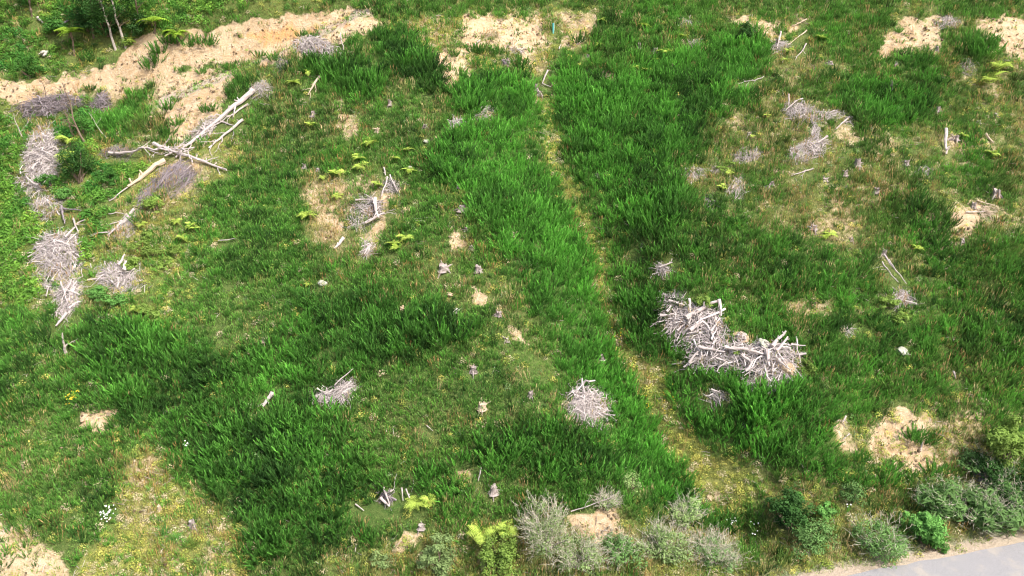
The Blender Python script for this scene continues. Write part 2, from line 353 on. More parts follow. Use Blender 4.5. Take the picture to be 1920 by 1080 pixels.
def leaf_material(name, default=(.06, .18, .03), vary=.62, transl=.38, obj_tint=None):
    m, nt, b = new_mat(name); L = nt.links.new
    if obj_tint is None:
        a = nd(nt, 'ShaderNodeAttribute', attribute_name='tint', attribute_type='INSTANCER'); col = a.outputs['Color']
    else:
        col = None
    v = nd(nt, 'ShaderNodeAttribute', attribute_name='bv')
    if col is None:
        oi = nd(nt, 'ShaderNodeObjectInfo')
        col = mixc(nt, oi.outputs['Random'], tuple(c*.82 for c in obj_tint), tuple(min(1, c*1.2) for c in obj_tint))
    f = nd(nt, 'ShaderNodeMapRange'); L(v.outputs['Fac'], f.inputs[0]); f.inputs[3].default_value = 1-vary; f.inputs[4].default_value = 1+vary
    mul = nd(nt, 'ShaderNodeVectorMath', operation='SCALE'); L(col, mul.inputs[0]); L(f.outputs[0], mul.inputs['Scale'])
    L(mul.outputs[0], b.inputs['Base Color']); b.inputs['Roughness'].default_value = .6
    tr = nd(nt, 'ShaderNodeBsdfTranslucent'); L(mul.outputs[0], tr.inputs[0])
    ms = nd(nt, 'ShaderNodeMixShader'); ms.inputs[0].default_value = transl
    L(b.outputs[0], ms.inputs[1]); L(tr.outputs[0], ms.inputs[2]); L(ms.outputs[0], nt.nodes['Material Output'].inputs[0])
    return m
def wood_material(name, c1, c2, dark=(.16, .13, .12), scale=6):
    m, nt, b = new_mat(name)
    tc = nd(nt, 'ShaderNodeTexCoord'); oi = nd(nt, 'ShaderNodeObjectInfo')
    n1 = noise_n(nt, scale, 5, .7, tc.outputs['Object']); n2 = noise_n(nt, scale*4, 3, .7, tc.outputs['Object'])
    v = nd(nt, 'ShaderNodeAttribute', attribute_name='bv')
    col = mixc(nt, v.outputs['Fac'], c1, c2)
    col = mixc(nt, ramp(nt, n1, .55, .8), col, dark)
    col = mixc(nt, mth(nt, 'MULTIPLY', ramp(nt, n2, .5, .8), .45), col, dark)
    nt.links.new(col, b.inputs['Base Color'])
    bp = nd(nt, 'ShaderNodeBump'); bp.inputs['Strength'].default_value = .5; bp.inputs['Distance'].default_value = .03
    nt.links.new(n2, bp.inputs['Height']); nt.links.new(bp.outputs[0], b.inputs['Normal'])
    return m
def rock_material(name, c1, c2):
    m, nt, b = new_mat(name); tc = nd(nt, 'ShaderNodeTexCoord')
    n1 = noise_n(nt, 3, 5, .7, tc.outputs['Object']); n2 = noise_n(nt, 14, 4, .7, tc.outputs['Object'])
    col = mixc(nt, ramp(nt, n1, .35, .65), c1, c2); col = mixc(nt, mth(nt, 'MULTIPLY', ramp(nt, n2, .5, .8), .6), col, tuple(c*.35 for c in c1))
    nt.links.new(col, b.inputs['Base Color'])
    bp = nd(nt, 'ShaderNodeBump'); bp.inputs['Strength'].default_value = .7; bp.inputs['Distance'].default_value = .06
    nt.links.new(n2, bp.inputs['Height']); nt.links.new(bp.outputs[0], b.inputs['Normal'])
    return m
M_GROUND = ground_material()
M_LEAF = leaf_material('foliage_tinted', vary=.6)
M_BLEACH = wood_material('bleached_wood', (.28, .24, .22), (.66, .58, .57))
M_GREYTW = wood_material('grey_brushwood', (.09, .075, .08), (.38, .33, .35))
M_PINKTW = wood_material('pale_brushwood', (.13, .11, .10), (.70, .635, .62))
M_CREAMTW = wood_material('cream_twigs', (.36, .33, .25), (.72, .67, .54))
M_TANWD = wood_material('tan_wood', (.42, .32, .22), (.68, .56, .44))
M_BARK = wood_material('brown_bark', (.13, .095, .07), (.26, .20, .15), (.06, .045, .035))
M_PALEBARK = wood_material('pale_bark', (.32, .28, .24), (.52, .47, .42))
M_STUMP = wood_material('weathered_stump', (.17, .14, .125), (.56, .49, .47))
M_STONE = rock_material('pale_stone', (.42, .40, .35), (.62, .59, .54))
M_MOSSROCK = rock_material('mossy_stone', (.32, .34, .26), (.52, .52, .44))
M_CLOD = rock_material('clay_clod', (.42, .30, .19), (.64, .50, .35))
M_FERN = leaf_material('fern_lime', obj_tint=(.44, .58, .11), vary=.5)
M_TREEFERN = leaf_material('tree_fern_green', obj_tint=(.30, .47, .05), vary=.4)
M_BROOM = leaf_material('broom_green', obj_tint=(.11, .28, .05), vary=.5)
M_DARKLEAF = leaf_material('dark_leaf', obj_tint=(.05, .13, .03), vary=.6)
M_MIDLEAF = leaf_material('mid_leaf', obj_tint=(.08, .22, .04), vary=.6)
M_LIMELEAF = leaf_material('lime_leaf', obj_tint=(.22, .34, .07), vary=.5)
M_FRESHLEAF = leaf_material('fresh_green_leaf', obj_tint=(.15, .34, .08), vary=.5)
M_SAGE = leaf_material('sage_leaf', obj_tint=(.26, .37, .14), vary=.5)
M_GREYLEAF = leaf_material('grey_green_leaf', obj_tint=(.15, .28, .085), vary=.5)
M_STRAW = leaf_material('straw', obj_tint=(.50, .42, .22), vary=.4)
M_PETAL, _nt, _b = new_mat('white_petal'); _b.inputs['Base Color'].default_value = (.85, .85, .82, 1)
M_YELLOWF, _nt, _b = new_mat('yellow_flower'); _b.inputs['Base Color'].default_value = (.75, .55, .05, 1)
M_TEAL, _nt, _b = new_mat('teal_plastic'); _b.inputs['Base Color'].default_value = (.10, .42, .42, 1); _b.inputs['Roughness'].default_value = .45
_nt.links.new(mixc(_nt, noise_n(_nt, 8), (.09, .38, .38), (.16, .50, .50)), _b.inputs['Base Color'])

# ------------------------------------------------------------------ mesh helpers
class MB:
    def __init__(s): s.v = []; s.f = []; s.b = []; s.n = 0
    def add(s, v, f, b=.5):
        v = np.asarray(v, float).reshape(-1, 3)
        s.v.append(v); n = s.n
        s.f += [tuple(i+n for i in q) for q in f]
        s.b.append(np.full(len(v), b) if np.isscalar(b) else np.asarray(b, float)); s.n += len(v)
    def mesh(s, name, mat, smooth=False):
        me = bpy.data.meshes.new(name); V_ = np.concatenate(s.v) if s.v else np.zeros((0, 3))
        me.from_pydata(V_.tolist(), [], s.f); me.materials.append(mat)
        a = me.attributes.new('bv', 'FLOAT', 'POINT'); a.data.foreach_set('value', np.concatenate(s.b).astype(np.float32))
        if smooth: me.polygons.foreach_set('use_smooth', [True]*len(me.polygons))
        me.update(); return me
    def build(s, name, mat, parent=None, loc=None, smooth=False):
        o = bpy.data.objects.new(name, s.mesh(name, mat, smooth)); scene.collection.objects.link(o)
        if loc is not None: o.location = loc
        if parent is not None: o.parent = parent
        return o
def tag(o, label=None, cat=None, group=None, kind=None):
    if label: o['label'] = label
    if cat: o['category'] = cat
    if group: o['group'] = group
    if kind: o['kind'] = kind
    return o
def empty(name, loc, label, cat, group=None):
    o = bpy.data.objects.new(name, None); scene.collection.objects.link(o); o.location = loc; o.empty_display_size = .3
    return tag(o, label, cat, group)
def perp(d):
    a = np.cross(d, [0, 0, 1.0]); n = np.linalg.norm(a)
    if n < .05: a = np.cross(d, [1.0, 0, 0]); n = np.linalg.norm(a)
    a = a/n; return a, np.cross(d, a)
def tube(mb, pts, rad, k=6, b=.5, cap=True, rough=0.0):
    pts = np.asarray(pts, float); n = len(pts); vs = []
    ang = np.arange(k)*2*math.pi/k + RNG.random()*6
    for i in range(n):
        d = pts[min(i+1, n-1)]-pts[max(i-1, 0)]; d = d/(np.linalg.norm(d)+1e-9); a, c = perp(d)
        rr = rad[i]*(1+rough*(RNG.random(k)-.5)*2)
        vs.append(pts[i] + np.outer(np.cos(ang)*rr, a) + np.outer(np.sin(ang)*rr, c))
    fs = []
    for i in range(n-1):
        for j in range(k):
            j2 = (j+1) % k; fs.append((i*k+j, i*k+j2, (i+1)*k+j2, (i+1)*k+j))
    if cap: fs.append(tuple(range(k-1, -1, -1))); fs.append(tuple((n-1)*k+j for j in range(k)))
    mb.add(np.concatenate(vs), fs, b)
def bend_line(a, b, n, wob):
    a = np.asarray(a, float); b = np.asarray(b, float); t = np.linspace(0, 1, n)[:, None]
    p = a*(1-t)+b*t; L = np.linalg.norm(b-a)
    off = np.cumsum(RNG.normal(0, 1, (n, 3)), 0); off -= off[0]*(1-t)+off[-1]*t
    return p + off*wob*L/math.sqrt(n)
def blade(mb, base, d, L, w, droop=.2, b=.5, seg=2, side=None):
    d = d/np.linalg.norm(d)
    if side is None:
        r = RNG.normal(0, 1, 3); side = np.cross(d, r); side /= np.linalg.norm(side)+1e-9
    vs = []
    for i in range(seg+1):
        t = i/seg; c = base + d*L*t + np.array([0, 0, -droop*L*t*t])
        ww = w*(1-t)**.7 if i < seg else 0
        if i == 0: ww = w*.7
        if i < seg: vs += [c-side*ww*.5, c+side*ww*.5]
        else: vs.append(c)
    fs = [(2*i, 2*i+1, 2*i+3, 2*i+2) for i in range(seg-1)] + [(2*seg-2, 2*seg-1, 2*seg)]
    mb.add(vs, fs, b)
def rdir(lean, az=None):
    az = RNG.random()*2*math.pi if az is None else az
    return np.array([math.sin(lean)*math.cos(az), math.sin(lean)*math.sin(az), math.cos(lean)])
def leafquad(mb, c, n, s, b, elong=1.6):
    n = n/np.linalg.norm(n); r = RNG.normal(0, 1, 3); a = np.cross(n, r); a /= np.linalg.norm(a); q = np.cross(n, a)
    mb.add([c-a*s*elong, c-q*s*.6, c+a*s*elong, c+q*s*.6], [(0, 1, 2, 3)], b)

# prototypes for ground cover (kept in an unlinked collection, used only as instance sources)
def proto_collection(name, meshes):
    c = bpy.data.collections.new(name)
    for i, me in enumerate(meshes):
        o = bpy.data.objects.new('%s_%02d' % (name, i), me); c.objects.link(o)
    return c
def broom_mesh(seed, stems=14, h=1.2, spread=.45):
    mb = MB()
    for s in range(stems):
        az = RNG.random()*2*math.pi; rr = RNG.random()**.6
        base = np.array([math.cos(az), math.sin(az), 0])*rr*.26
        lean = rr*R(30)+RNG.normal(0, .06); d = rdir(abs(lean), az+RNG.normal(0, .3))
        L = h*(.62+.45*RNG.random())*(1-.12*rr)
        sv = RNG.random()
        for k in range(22):
            t = .10+.90*(k+RNG.random()*.6)/22
            p = base + d*L*t*.86
            dd = d + rdir(R(90))*(.62*(1.15-t)) + np.array([0, 0, .25])
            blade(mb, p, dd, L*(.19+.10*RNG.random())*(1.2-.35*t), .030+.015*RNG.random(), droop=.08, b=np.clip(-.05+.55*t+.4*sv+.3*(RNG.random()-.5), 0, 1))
    return mb.mesh('broom_form', M_LEAF)
def grass_mesh(n=16, h=.4, w=.03, lean=.5, droop=.35, rad=.2, lo=0, hi=1):
    mb = MB()
    for i in range(n):
        az = RNG.random()*2*math.pi; rr = RNG.random()**.5*rad
        blade(mb, np.array([math.cos(az)*rr, math.sin(az)*rr, -.03]), rdir(RNG.random()*lean, az+RNG.normal(0, .7)), h*(.5+.6*RNG.random()), w*(.6+.7*RNG.random()), droop, b=lo+(hi-lo)*RNG.random())
    return mb.mesh('grass_form', M_LEAF)
def stalk_mesh(n=9, h=.9):
    mb = MB()
    for i in range(n):
        az = RNG.random()*2*math.pi; rr = RNG.random()**.5*.22
        base = np.array([math.cos(az)*rr, math.sin(az)*rr, -.03]); d = rdir(RNG.random()*.28, az); L = h*(.55+.55*RNG.random()); bb = RNG.random()
        blade(mb, base, d, L, .024, .06, b=bb*.8)
        for k in range(3): blade(mb, base+d*L*(.72+.1*k)+np.array([0, 0, -.06*L*.6]), d+rdir(1.2)*.3, L*.25, .034, .1, b=bb)
    for i in range(8): blade(mb, np.array([RNG.normal(0, .12), RNG.normal(0, .12), -.02]), rdir(RNG.random()*1.0), .3*h, .022, .5, b=RNG.random())
    return mb.mesh('stalk_form', M_LEAF)
def leafy_mesh(n=70, r=.35, h=.4, s=.045):
    mb = MB()
    for i in range(n):
        p = RNG.normal(0, 1, 3); p /= np.linalg.norm(p); p *= (.55+.45*RNG.random())
        c = np.array([p[0]*r, p[1]*r, abs(p[2])*h])
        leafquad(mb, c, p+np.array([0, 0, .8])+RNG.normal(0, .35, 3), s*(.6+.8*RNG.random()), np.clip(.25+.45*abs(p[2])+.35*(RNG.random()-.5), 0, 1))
    return mb.mesh('leafy_form', M_LEAF)
def twig_mesh(n=4):
    mb = MB()
    for i in range(n):
        az = RNG.random()*6.28; L = .25+.5*RNG.random(); c = np.array([RNG.normal(0, .2), RNG.normal(0, .2), .03]); d = np.array([math.cos(az), math.sin(az)*.9, math.sin(az)*.55])
        tube(mb, [c-d*L/2, c+RNG.normal(0, .03, 3), c+d*L/2], [.016, .014, .006], 3, RNG.random())
    return mb.mesh('twig_form', M_LEAF)
def clod_mesh():
    mb = MB()
    for i in range(3):
        r = .05+.07*RNG.random()**2; c = np.array([RNG.normal(0, .2), RNG.normal(0, .2), r*.2])
        vs = []; 
        for a in range(3):
            for k in range(6):
                th = (a+.5)/3*math.pi; ph = k*math.pi/3+a*.4; rr = r*(.75+.5*RNG.random())
                vs.append(c+np.array([math.sin(th)*math.cos(ph), math.sin(th)*math.sin(ph), .7*math.cos(th)])*rr)
        fs = [tuple(range(6))[::-1]]+[(a*6+k, a*6+(k+1) % 6, a*6+6+(k+1) % 6, a*6+6+k) for a in range(2) for k in range(6)]+[tuple(range(12, 18))]
        mb.add(vs, fs, RNG.random())
    return mb.mesh('clod_form', M_LEAF)

def scatter(name, label, cat, coll, P, rot, scl, idx, tint):
    n = len(P); me = bpy.data.meshes.new(name); me.vertices.add(n); me.vertices.foreach_set('co', P.astype(np.float32).ravel())
    for nm, ty, arr, key in (('rot', 'FLOAT_VECTOR', rot, 'vector'), ('scl', 'FLOAT_VECTOR', scl, 'vector'), ('idx', 'INT', idx, 'value'), ('tint', 'FLOAT_COLOR', np.c_[tint, np.ones(n)], 'color')):
        a = me.attributes.new(nm, ty, 'POINT'); a.data.foreach_set(key, np.ascontiguousarray(arr, dtype=np.int32 if ty == 'INT' else np.float32).ravel())
    me.materials.append(M_LEAF); me.update()
    o = bpy.data.objects.new(name, me); scene.collection.objects.link(o)
    g = bpy.data.node_groups.new(name+'_nodes', 'GeometryNodeTree')
    g.interface.new_socket('Geometry', in_out='INPUT', socket_type='NodeSocketGeometry'); g.interface.new_socket('Geometry', in_out='OUTPUT', socket_type='NodeSocketGeometry')
    N = g.nodes.new; L = g.links.new
    gi = N('NodeGroupInput'); go = N('NodeGroupOutput'); ip = N('GeometryNodeInstanceOnPoints'); ci = N('GeometryNodeCollectionInfo')
    ci.inputs['Collection'].default_value = coll; ci.inputs['Separate Children'].default_value = True; ci.inputs['Reset Children'].default_value = True
    ip.inputs['Pick Instance'].default_value = True
    L(gi.outputs[0], ip.inputs['Points']); L(ci.outputs[0], ip.inputs['Instance'])
    def na(nm, dt):
        q = N('GeometryNodeInputNamedAttribute'); q.data_type = dt; q.inputs[0].default_value = nm
        return [s for s in q.outputs if s.enabled][0]
    L(na('idx', 'INT'), ip.inputs['Instance Index']); L(na('rot', 'FLOAT_VECTOR'), ip.inputs['Rotation']); L(na('scl', 'FLOAT_VECTOR'), ip.inputs['Scale'])
    L(ip.outputs[0], go.inputs[0])
    md = o.modifiers.new('scatter', 'NODES'); md.node_group = g
    tag(o, label, cat, kind='stuff'); return o
# ------------------------------------------------------------------ builders for single things
EXCL = []        # capsules on the ground kept clear of undergrowth: x1, y1, x2, y2, radius
def clear(p, q=None, r=.5):
    q = p if q is None else q
    EXCL.append((p[0], p[1], q[0], q[1], r))
def log(x1, y1, x2, y2, r, label, mat=None, lift=(0, 0), br=0, group=None, cat='log', name='fallen_log', wob=.055, taper=.45, brl=1.0, clr=.45):
    mat = mat or M_BLEACH
    a = at(x1, y1); b = at(x2, y2)
    a = np.array(a)+[0, 0, r*.9+.16+lift[0]]; b = np.array(b)+[0, 0, r*taper+.16+lift[1]]
    L = np.linalg.norm(b-a); n = max(5, int(L/.5)+3)
    pts = bend_line(a, b, n, wob)
    org = (a+b)/2; mb = MB(); rr = r*np.linspace(1, taper, n)
    tube(mb, pts-org, rr, 8, RNG.random(n*8)*.4+.35, rough=.14)
    # knots and broken stubs
    for i in range(max(1, int(L*1.2))):
        k = RNG.integers(1, n-1); d = rdir(RNG.random()*1.3); tube(mb, [pts[k]-org, pts[k]-org+d*r*2.2], [r*.4, r*.22], 5, .6)
    o = mb.build(name, mat, loc=org, smooth=False)
    tag(o, label, cat, group)
    for i in range(br):
        k = int(n*(.25+.7*(i+.5)/br)); k = min(k, n-2); base = pts[k]-org
        ax = (b-a)/L; sd = np.cross(ax, [0, -.5, .85]); sd /= np.linalg.norm(sd)
        s = 1 if i % 2 else -1
        d = ax*(.8+.3*RNG.random()) + sd*s*(.5+.5*RNG.random()) + np.array([0, 0, .15])
        d /= np.linalg.norm(d); Lb = brl*(.6+.7*RNG.random())
        m2 = MB(); bp = bend_line(base, base+d*Lb, 6, .10); tube(m2, bp, rr[k]*.5*np.linspace(1, .3, 6), 5, .6)
        d2 = d+RNG.normal(0, .45, 3); tube(m2, bend_line(bp[3], bp[3]+d2/np.linalg.norm(d2)*Lb*.45, 4, .08), rr[k]*.25*np.linspace(1, .4, 4), 4, .7)
        m2.build('branch', mat, parent=o)
    clear(a+np.array([0, -.25, 0]), b+np.array([0, -.25, 0]), clr+r)
    return o
def stump(px, py, r, h, label, roots=5, mat=None, cat='tree stump', lean=.15, clr=None):
    mat = mat or M_STUMP; r = r*(.68+.3*RNG.random()); h = h*(.6+.35*RNG.random()); p = at(px, py); mb = MB(); k = 12
    d = rdir(RNG.random()*lean); ax = [0, .12, .3, .6, 1.0]; rr = [1.55, 1.25, 1.05, .95, .92]
    ph = RNG.random(k)*.5-.25; vs = []; b = []
    for i, t in enumerate(ax):
        for j in range(k):
            a = j*2*math.pi/k; q = r*rr[i]*(1+ph[j]*(1.4-t))
            jag = (RNG.random()-.45)*h*.5 if i == 4 else 0
            vs.append(d*(h*t+jag-.06)+np.array([math.cos(a)*q, math.sin(a)*q, 0])); b.append(.0+.6*RNG.random())
    fs = [(i*k+j, i*k+(j+1) % k, (i+1)*k+(j+1) % k, (i+1)*k+j) for i in range(4) for j in range(k)]
    vs.append(d*h*.8); b.append(.7); fs += [(4*k+j, 4*k+(j+1) % k, 5*k) for j in range(k)]
    mb.add(vs, fs, np.array(b)); o = mb.build('tree_stump', mat, loc=p); tag(o, label, cat)
    for i in range(roots):
        az = (i+RNG.random()*.7)*2*math.pi/roots; L = r*(1.5+1.6*RNG.random()**2); m2 = MB()
        e = np.array([math.cos(az)*L, math.sin(az)*L, 0]); e[2] = height(p[0]+e[0], p[1]+e[1])-p[2]+.0
        s = np.array([math.cos(az)*r*.7, math.sin(az)*r*.7, h*.25]); mid = (s+e)/2+[0, 0, .10*r+.03]
        tube(m2, [s, mid, e], [r*.38, r*.24, r*.08], 6, .5, rough=.15); m2.build('root', mat, parent=o)
    clear((p[0], p[1]-.3), r=(clr if clr is not None else r*1.5+.35)); return o
def ground_pts(px, py):
    x, y, z = ground_hit(px, py); return np.c_[x, y, z]
def heap(cx, cy, rx, ry, label, ang=0, mat=None, n=300, mound=.6, L=(.6, 1.6), r=(.008, .03), bias=None, bstr=.0, curl=.14, chunky=0, name='brushwood_heap', cat='brush pile', poly=None, soil=.3, k=4):
    mat = mat or M_PINKTW
    th = RNG.random(n)*2*math.pi; rho = RNG.random(n)**.55
    rho = np.where(RNG.random(n) < .12, rho*(1+.5*RNG.random(n)), rho)*(1+.22*noise(th*1.9+cx, th*0+cy, 55)+.12*noise(th*5, th*0+cx, 56)); ex = rx*rho*np.cos(th); ey = ry*rho*np.sin(th); ca, sa = math.cos(R(ang)), math.sin(R(ang))
    px = cx+ex*ca-ey*sa; py = cy+ex*sa+ey*ca
    if poly is not None:
        P = np.array(poly, float); px = np.empty(n); py = np.empty(n); i = 0; lo = P.min(0); hi = P.max(0); rho = np.empty(n)
        while i < n:
            q = lo+(hi-lo)*RNG.random(2); ins = False; dm = 1e9
            for j in range(len(P)):
                a = P[j]; b = P[(j+1) % len(P)]
                if (a[1] > q[1]) != (b[1] > q[1]) and q[0] < (b[0]-a[0])*(q[1]-a[1])/(b[1]-a[1])+a[0]: ins = not ins
                e = b-a; t = min(1, max(0, np.dot(q-a, e)/np.dot(e, e))); dm = min(dm, np.linalg.norm(q-a-t*e))
            if ins: px[i], py[i] = q; rho[i] = 1-min(1, dm/25); i += 1
        cx, cy = P.mean(0)
    G = ground_pts(px, py); c0 = np.array(at(cx, cy)); mb = MB(); chunky = max(chunky, .05); mound = mound*.75
    for i in range(n):
        Lt = L[0]+(L[1]-L[0])*RNG.random()**2; hm = mound*max(0, 1-rho[i]**2)*RNG.random()**.8+.04
        az = (math.pi*1.4*float(noise(G[i][0]/1.1, G[i][1]/.9, 66))+RNG.normal(0, .55) if RNG.random() < .7 else RNG.random()*6.28) if bias is None or RNG.random() > bstr else R(bias)+RNG.normal(0, .3)
        d = np.array([math.cos(az), math.sin(az)*.85, math.sin(az)*.53+RNG.normal(0, .16)]); d /= np.linalg.norm(d)
        c = G[i]+[0, 0, hm]-c0; m = 5 if curl > .05 else 3
        rt = (r[0]+(r[1]-r[0])*RNG.random()**2)*.9
        if RNG.random() < chunky: rt *= 2.6; Lt *= 1.1
        pts = bend_line(c-d*Lt/2, c+d*Lt/2, m, curl)
        if rt > .014 and m == 5 and RNG.random() < .5:
            d9 = d+RNG.normal(0, .5, 3); tube(mb, [pts[2], pts[2]+d9/np.linalg.norm(d9)*Lt*.35], [rt*.6, rt*.25], 3, RNG.random())
        pts[:, 2] -= np.linspace(-1, 1, m)**2*mound*.12*Lt*.5
        tube(mb, pts, rt*np.linspace(1, .5, m), k if rt < .03 else 6, np.clip(.15+.75*RNG.random()+.2*hm/mound, 0, 1), rough=.1)
    o = mb.build(name, mat, loc=c0); tag(o, label, cat)
    # ground under the heap is bare
    if poly is not None: HEAP_POLYS.append((poly, 5, V(broom=.05, lush=0, soil=soil, dry=.6, weed=.1, low=.35)))
    else:
        pp = [(cx+1.0*rx*math.cos(t)*ca-1.0*ry*math.sin(t)*sa, cy+1.0*rx*math.cos(t)*sa+1.0*ry*math.sin(t)*ca) for t in np.arange(0, 6.28, .5)]
        pp = [(x, y+4) for x, y in pp]
        HEAP_POLYS.append((pp, 5, V(broom=.05, lush=0, soil=soil, dry=.6, weed=.1, low=.35)))
    return o
def frond_mesh(mat, L=1.0, w=.30, droop=.55, rise=.75, n=11, pin=.10):
    mb = MB(); pts = []
    for i in range(n+1):
        t = i/n; pts.append(np.array([L*(t*.93+.0), 0, L*(rise*t-droop*2*t*t*.75)]))
    tube(mb, np.array(pts), np.linspace(.014, .004, n+1), 3, .2)
    for i in range(1, n+1):
        t = i/n; ww = w*math.sin(math.pi*min(1, .12+t*.9))**.8+.02
        for s in (-1, 1):
            p = pts[i]; e = p+np.array([ww*.35, s*ww, -.12*ww]); q = np.array([pin*L*(1.1-.4*t), 0, 0])
            mb.add([p-q*.5, p+q*.5, e+q*.12, e-q*.12], [(0, 1, 2, 3)] if s < 0 else [(3, 2, 1, 0)], .3+.6*RNG.random())
    return mb.mesh('frond', mat)
FRONDS = {}
def fern(px, py, size, label, n=8, mat=None, trunk=0, name='fern', cat='fern', group=None, rise=None, clr=True):
    mat = mat or M_FERN; key = (mat.name, rise)
    if key not in FRONDS: FRONDS[key] = [frond_mesh(mat, w=.24+.06*i, droop=.45+.1*i, rise=rise if rise is not None else .6+.12*i) for i in range(3)]
    p = at(px, py); e = empty(name, p, label, cat, group)
    if trunk:
        mb = MB(); m = 6; tube(mb, bend_line([0, 0, -.1], [RNG.normal(0, .1), RNG.normal(0, .1), trunk], m, .04), [.16, .12, .10, .10, .11, .12], 8, .4, rough=.2)
        for i in range(10): blade(mb, np.array([0, 0, trunk*.95]), rdir(2.6, RNG.random()*6.3), trunk*.45, .09, .1, b=.5)
        mb.build('trunk', M_BARK, parent=e)
    a0 = RNG.random()*6
    for i in range(n):
        f = bpy.data.objects.new('frond', FRONDS[key][i % 3]); scene.collection.objects.link(f); f.parent = e
        f.location = (0, 0, trunk if trunk else .4); f.rotation_euler = (RNG.normal(0, .15), RNG.normal(0, .18), a0+i*2*math.pi/n+RNG.normal(0, .2))
        s = size*1.22*(.7+.5*RNG.random()); f.scale = (s, s, s)
    if clr: clear((p[0], p[1]-.4), r=size*.6)
    return e
def shrub(px, py, w, h, leafmat, label, leaves=2200, ls=.07, clusters=26, stems=7, barkmat=None, name='leafy_shrub', cat='shrub', twigs=0, twigmat=None, elong=1.6, flat=.75, depth=None, low=.12, tight=.19, group=None, trunkh=0.0, csz=None):
    p = at(px, py); e = empty(name, p, label, cat, group); barkmat = barkmat or M_BARK
    dp = depth or w; mb = MB(); cl = []
    for i in range(clusters):
        q = RNG.normal(0, 1, 3); q /= np.linalg.norm(q); q *= .45+.55*RNG.random()**.6
        bl = 1+.35*math.sin(math.atan2(q[1], q[0])*2+px)+.3*(RNG.random()-.5); cl.append((np.array([q[0]*w/2*.85*bl, q[1]*dp/2*.85*bl, trunkh + (h-trunkh)*(.48+.42*q[2]*bl)]), (csz or 1)*(.5+1.0*RNG.random()), RNG.random()))
    if leaves:
        for c, s, tb in cl:
            for j in range(int(leaves/clusters)):
                q = RNG.normal(0, 1, 3); q /= np.linalg.norm(q); rr = RNG.random()**.45
                o = q*rr*np.array([w*tight*s, dp*tight*s, h*tight*.85*s])
                pos = c+o
                if pos[2] < .03: continue
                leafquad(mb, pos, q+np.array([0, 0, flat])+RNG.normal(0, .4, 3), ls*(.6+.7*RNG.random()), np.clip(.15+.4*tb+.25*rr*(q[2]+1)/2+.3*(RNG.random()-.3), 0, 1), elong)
        mb.build('foliage', leafmat, parent=e)
    for i in range(stems):
        c = cl[i % len(cl)][0]; m2 = MB(); b0 = np.array([RNG.normal(0, .06*w), RNG.normal(0, .06*w), -.05])
        tube(m2, bend_line(b0, c, 6, .06), h*.022*np.linspace(1, .3, 6)+.006, 5, .5); m2.build('stem', barkmat, parent=e)
    if twigs:
        m3 = MB()
        for i in range(twigs):
            c, s, tb = cl[RNG.integers(len(cl))]; o = RNG.normal(0, 1, 3)*np.array([w, dp, h])*tight*.6; q = c+o; q[2] = max(q[2], .05)
            out = q/np.array([w/2, dp/2, h]); d = out+RNG.normal(0, .5, 3)+[0, 0, .25]; d /= np.linalg.norm(d); Lt = .25+.45*RNG.random()
            tp = bend_line(q, q+d*Lt, 4, .12); tube(m3, tp, [.012, .009, .006, .003], 3, RNG.random())
            for k in range(3):
                d2 = d+RNG.normal(0, .7, 3); d2 /= np.linalg.norm(d2); tube(m3, [tp[1+k % 3], tp[1+k % 3]+d2*Lt*.4], [.007, .003], 3, RNG.random(), cap=False)
        m3.build('dead_twigs', twigmat or M_CREAMTW, parent=e)
    clear((p[0], p[1]), r=w*.42); return e
def snag(px, py, h, label, lean=(0, 0), br=5, r=.09, mat=None, name='dead_tree', cat='dead tree', brl=.5):
    mat = mat or M_PALEBARK; p = at(px, py); mb = MB(); top = np.array([lean[0], lean[1], h]); n = 8
    pts = bend_line([0, 0, -.1], top, n, .05); rr = r*np.linspace(1, .3, n); tube(mb, pts, rr, 7, .5, rough=.12)
    o = mb.build(name, mat, loc=p); tag(o, label, cat)
    for i in range(br):
        k = 2+int((n-3)*(i+.5)/br); m2 = MB(); d = rdir(R(35+40*RNG.random())); Lb = h*brl*(.5+.7*RNG.random())*(1.1-.6*k/n)
        bp = bend_line(pts[k], pts[k]+d*Lb, 6, .12); tube(m2, bp, rr[k]*.6*np.linspace(1, .2, 6), 5, .5)
        for q in range(3):
            d2 = d+RNG.normal(0, .5, 3); d2 /= np.linalg.norm(d2); tube(m2, bend_line(bp[2+q], bp[2+q]+d2*Lb*.4, 4, .1), rr[k]*.25*np.linspace(1, .3, 4), 4, .5)
        m2.build('branch', mat, parent=o)
    clear(p, r=.35); return o
def rock(px, py, r, label, mat=None, name='stone', cat='stone', flat=.7):
    import bmesh
    p = at(px, py); bm = bmesh.new(); bmesh.ops.create_icosphere(bm, subdivisions=3, radius=1.0); ph = RNG.random()*50
    sc = np.array([1+.3*RNG.random(), .9+.2*RNG.random(), flat])
    for v in bm.verts:
        c = np.array(v.co); k = 1+.42*float(noise(c[0]*1.5+ph, c[1]*1.5+c[2]*1.9, 60))+.2*float(noise(c[0]*4+ph, c[1]*4+c[2]*4.4, 61)); v.co = c*k*sc*r
    me = bpy.data.meshes.new(name); bm.to_mesh(me); bm.free(); me.materials.append(mat or M_STONE)
    o = bpy.data.objects.new(name, me); scene.collection.objects.link(o); o.location = p+Vector((0, 0, r*flat*.35)); o.rotation_euler = (0, 0, RNG.random()*6)
    tag(o, label, cat); clear((p[0], p[1]-.3), r=r+.3); return o
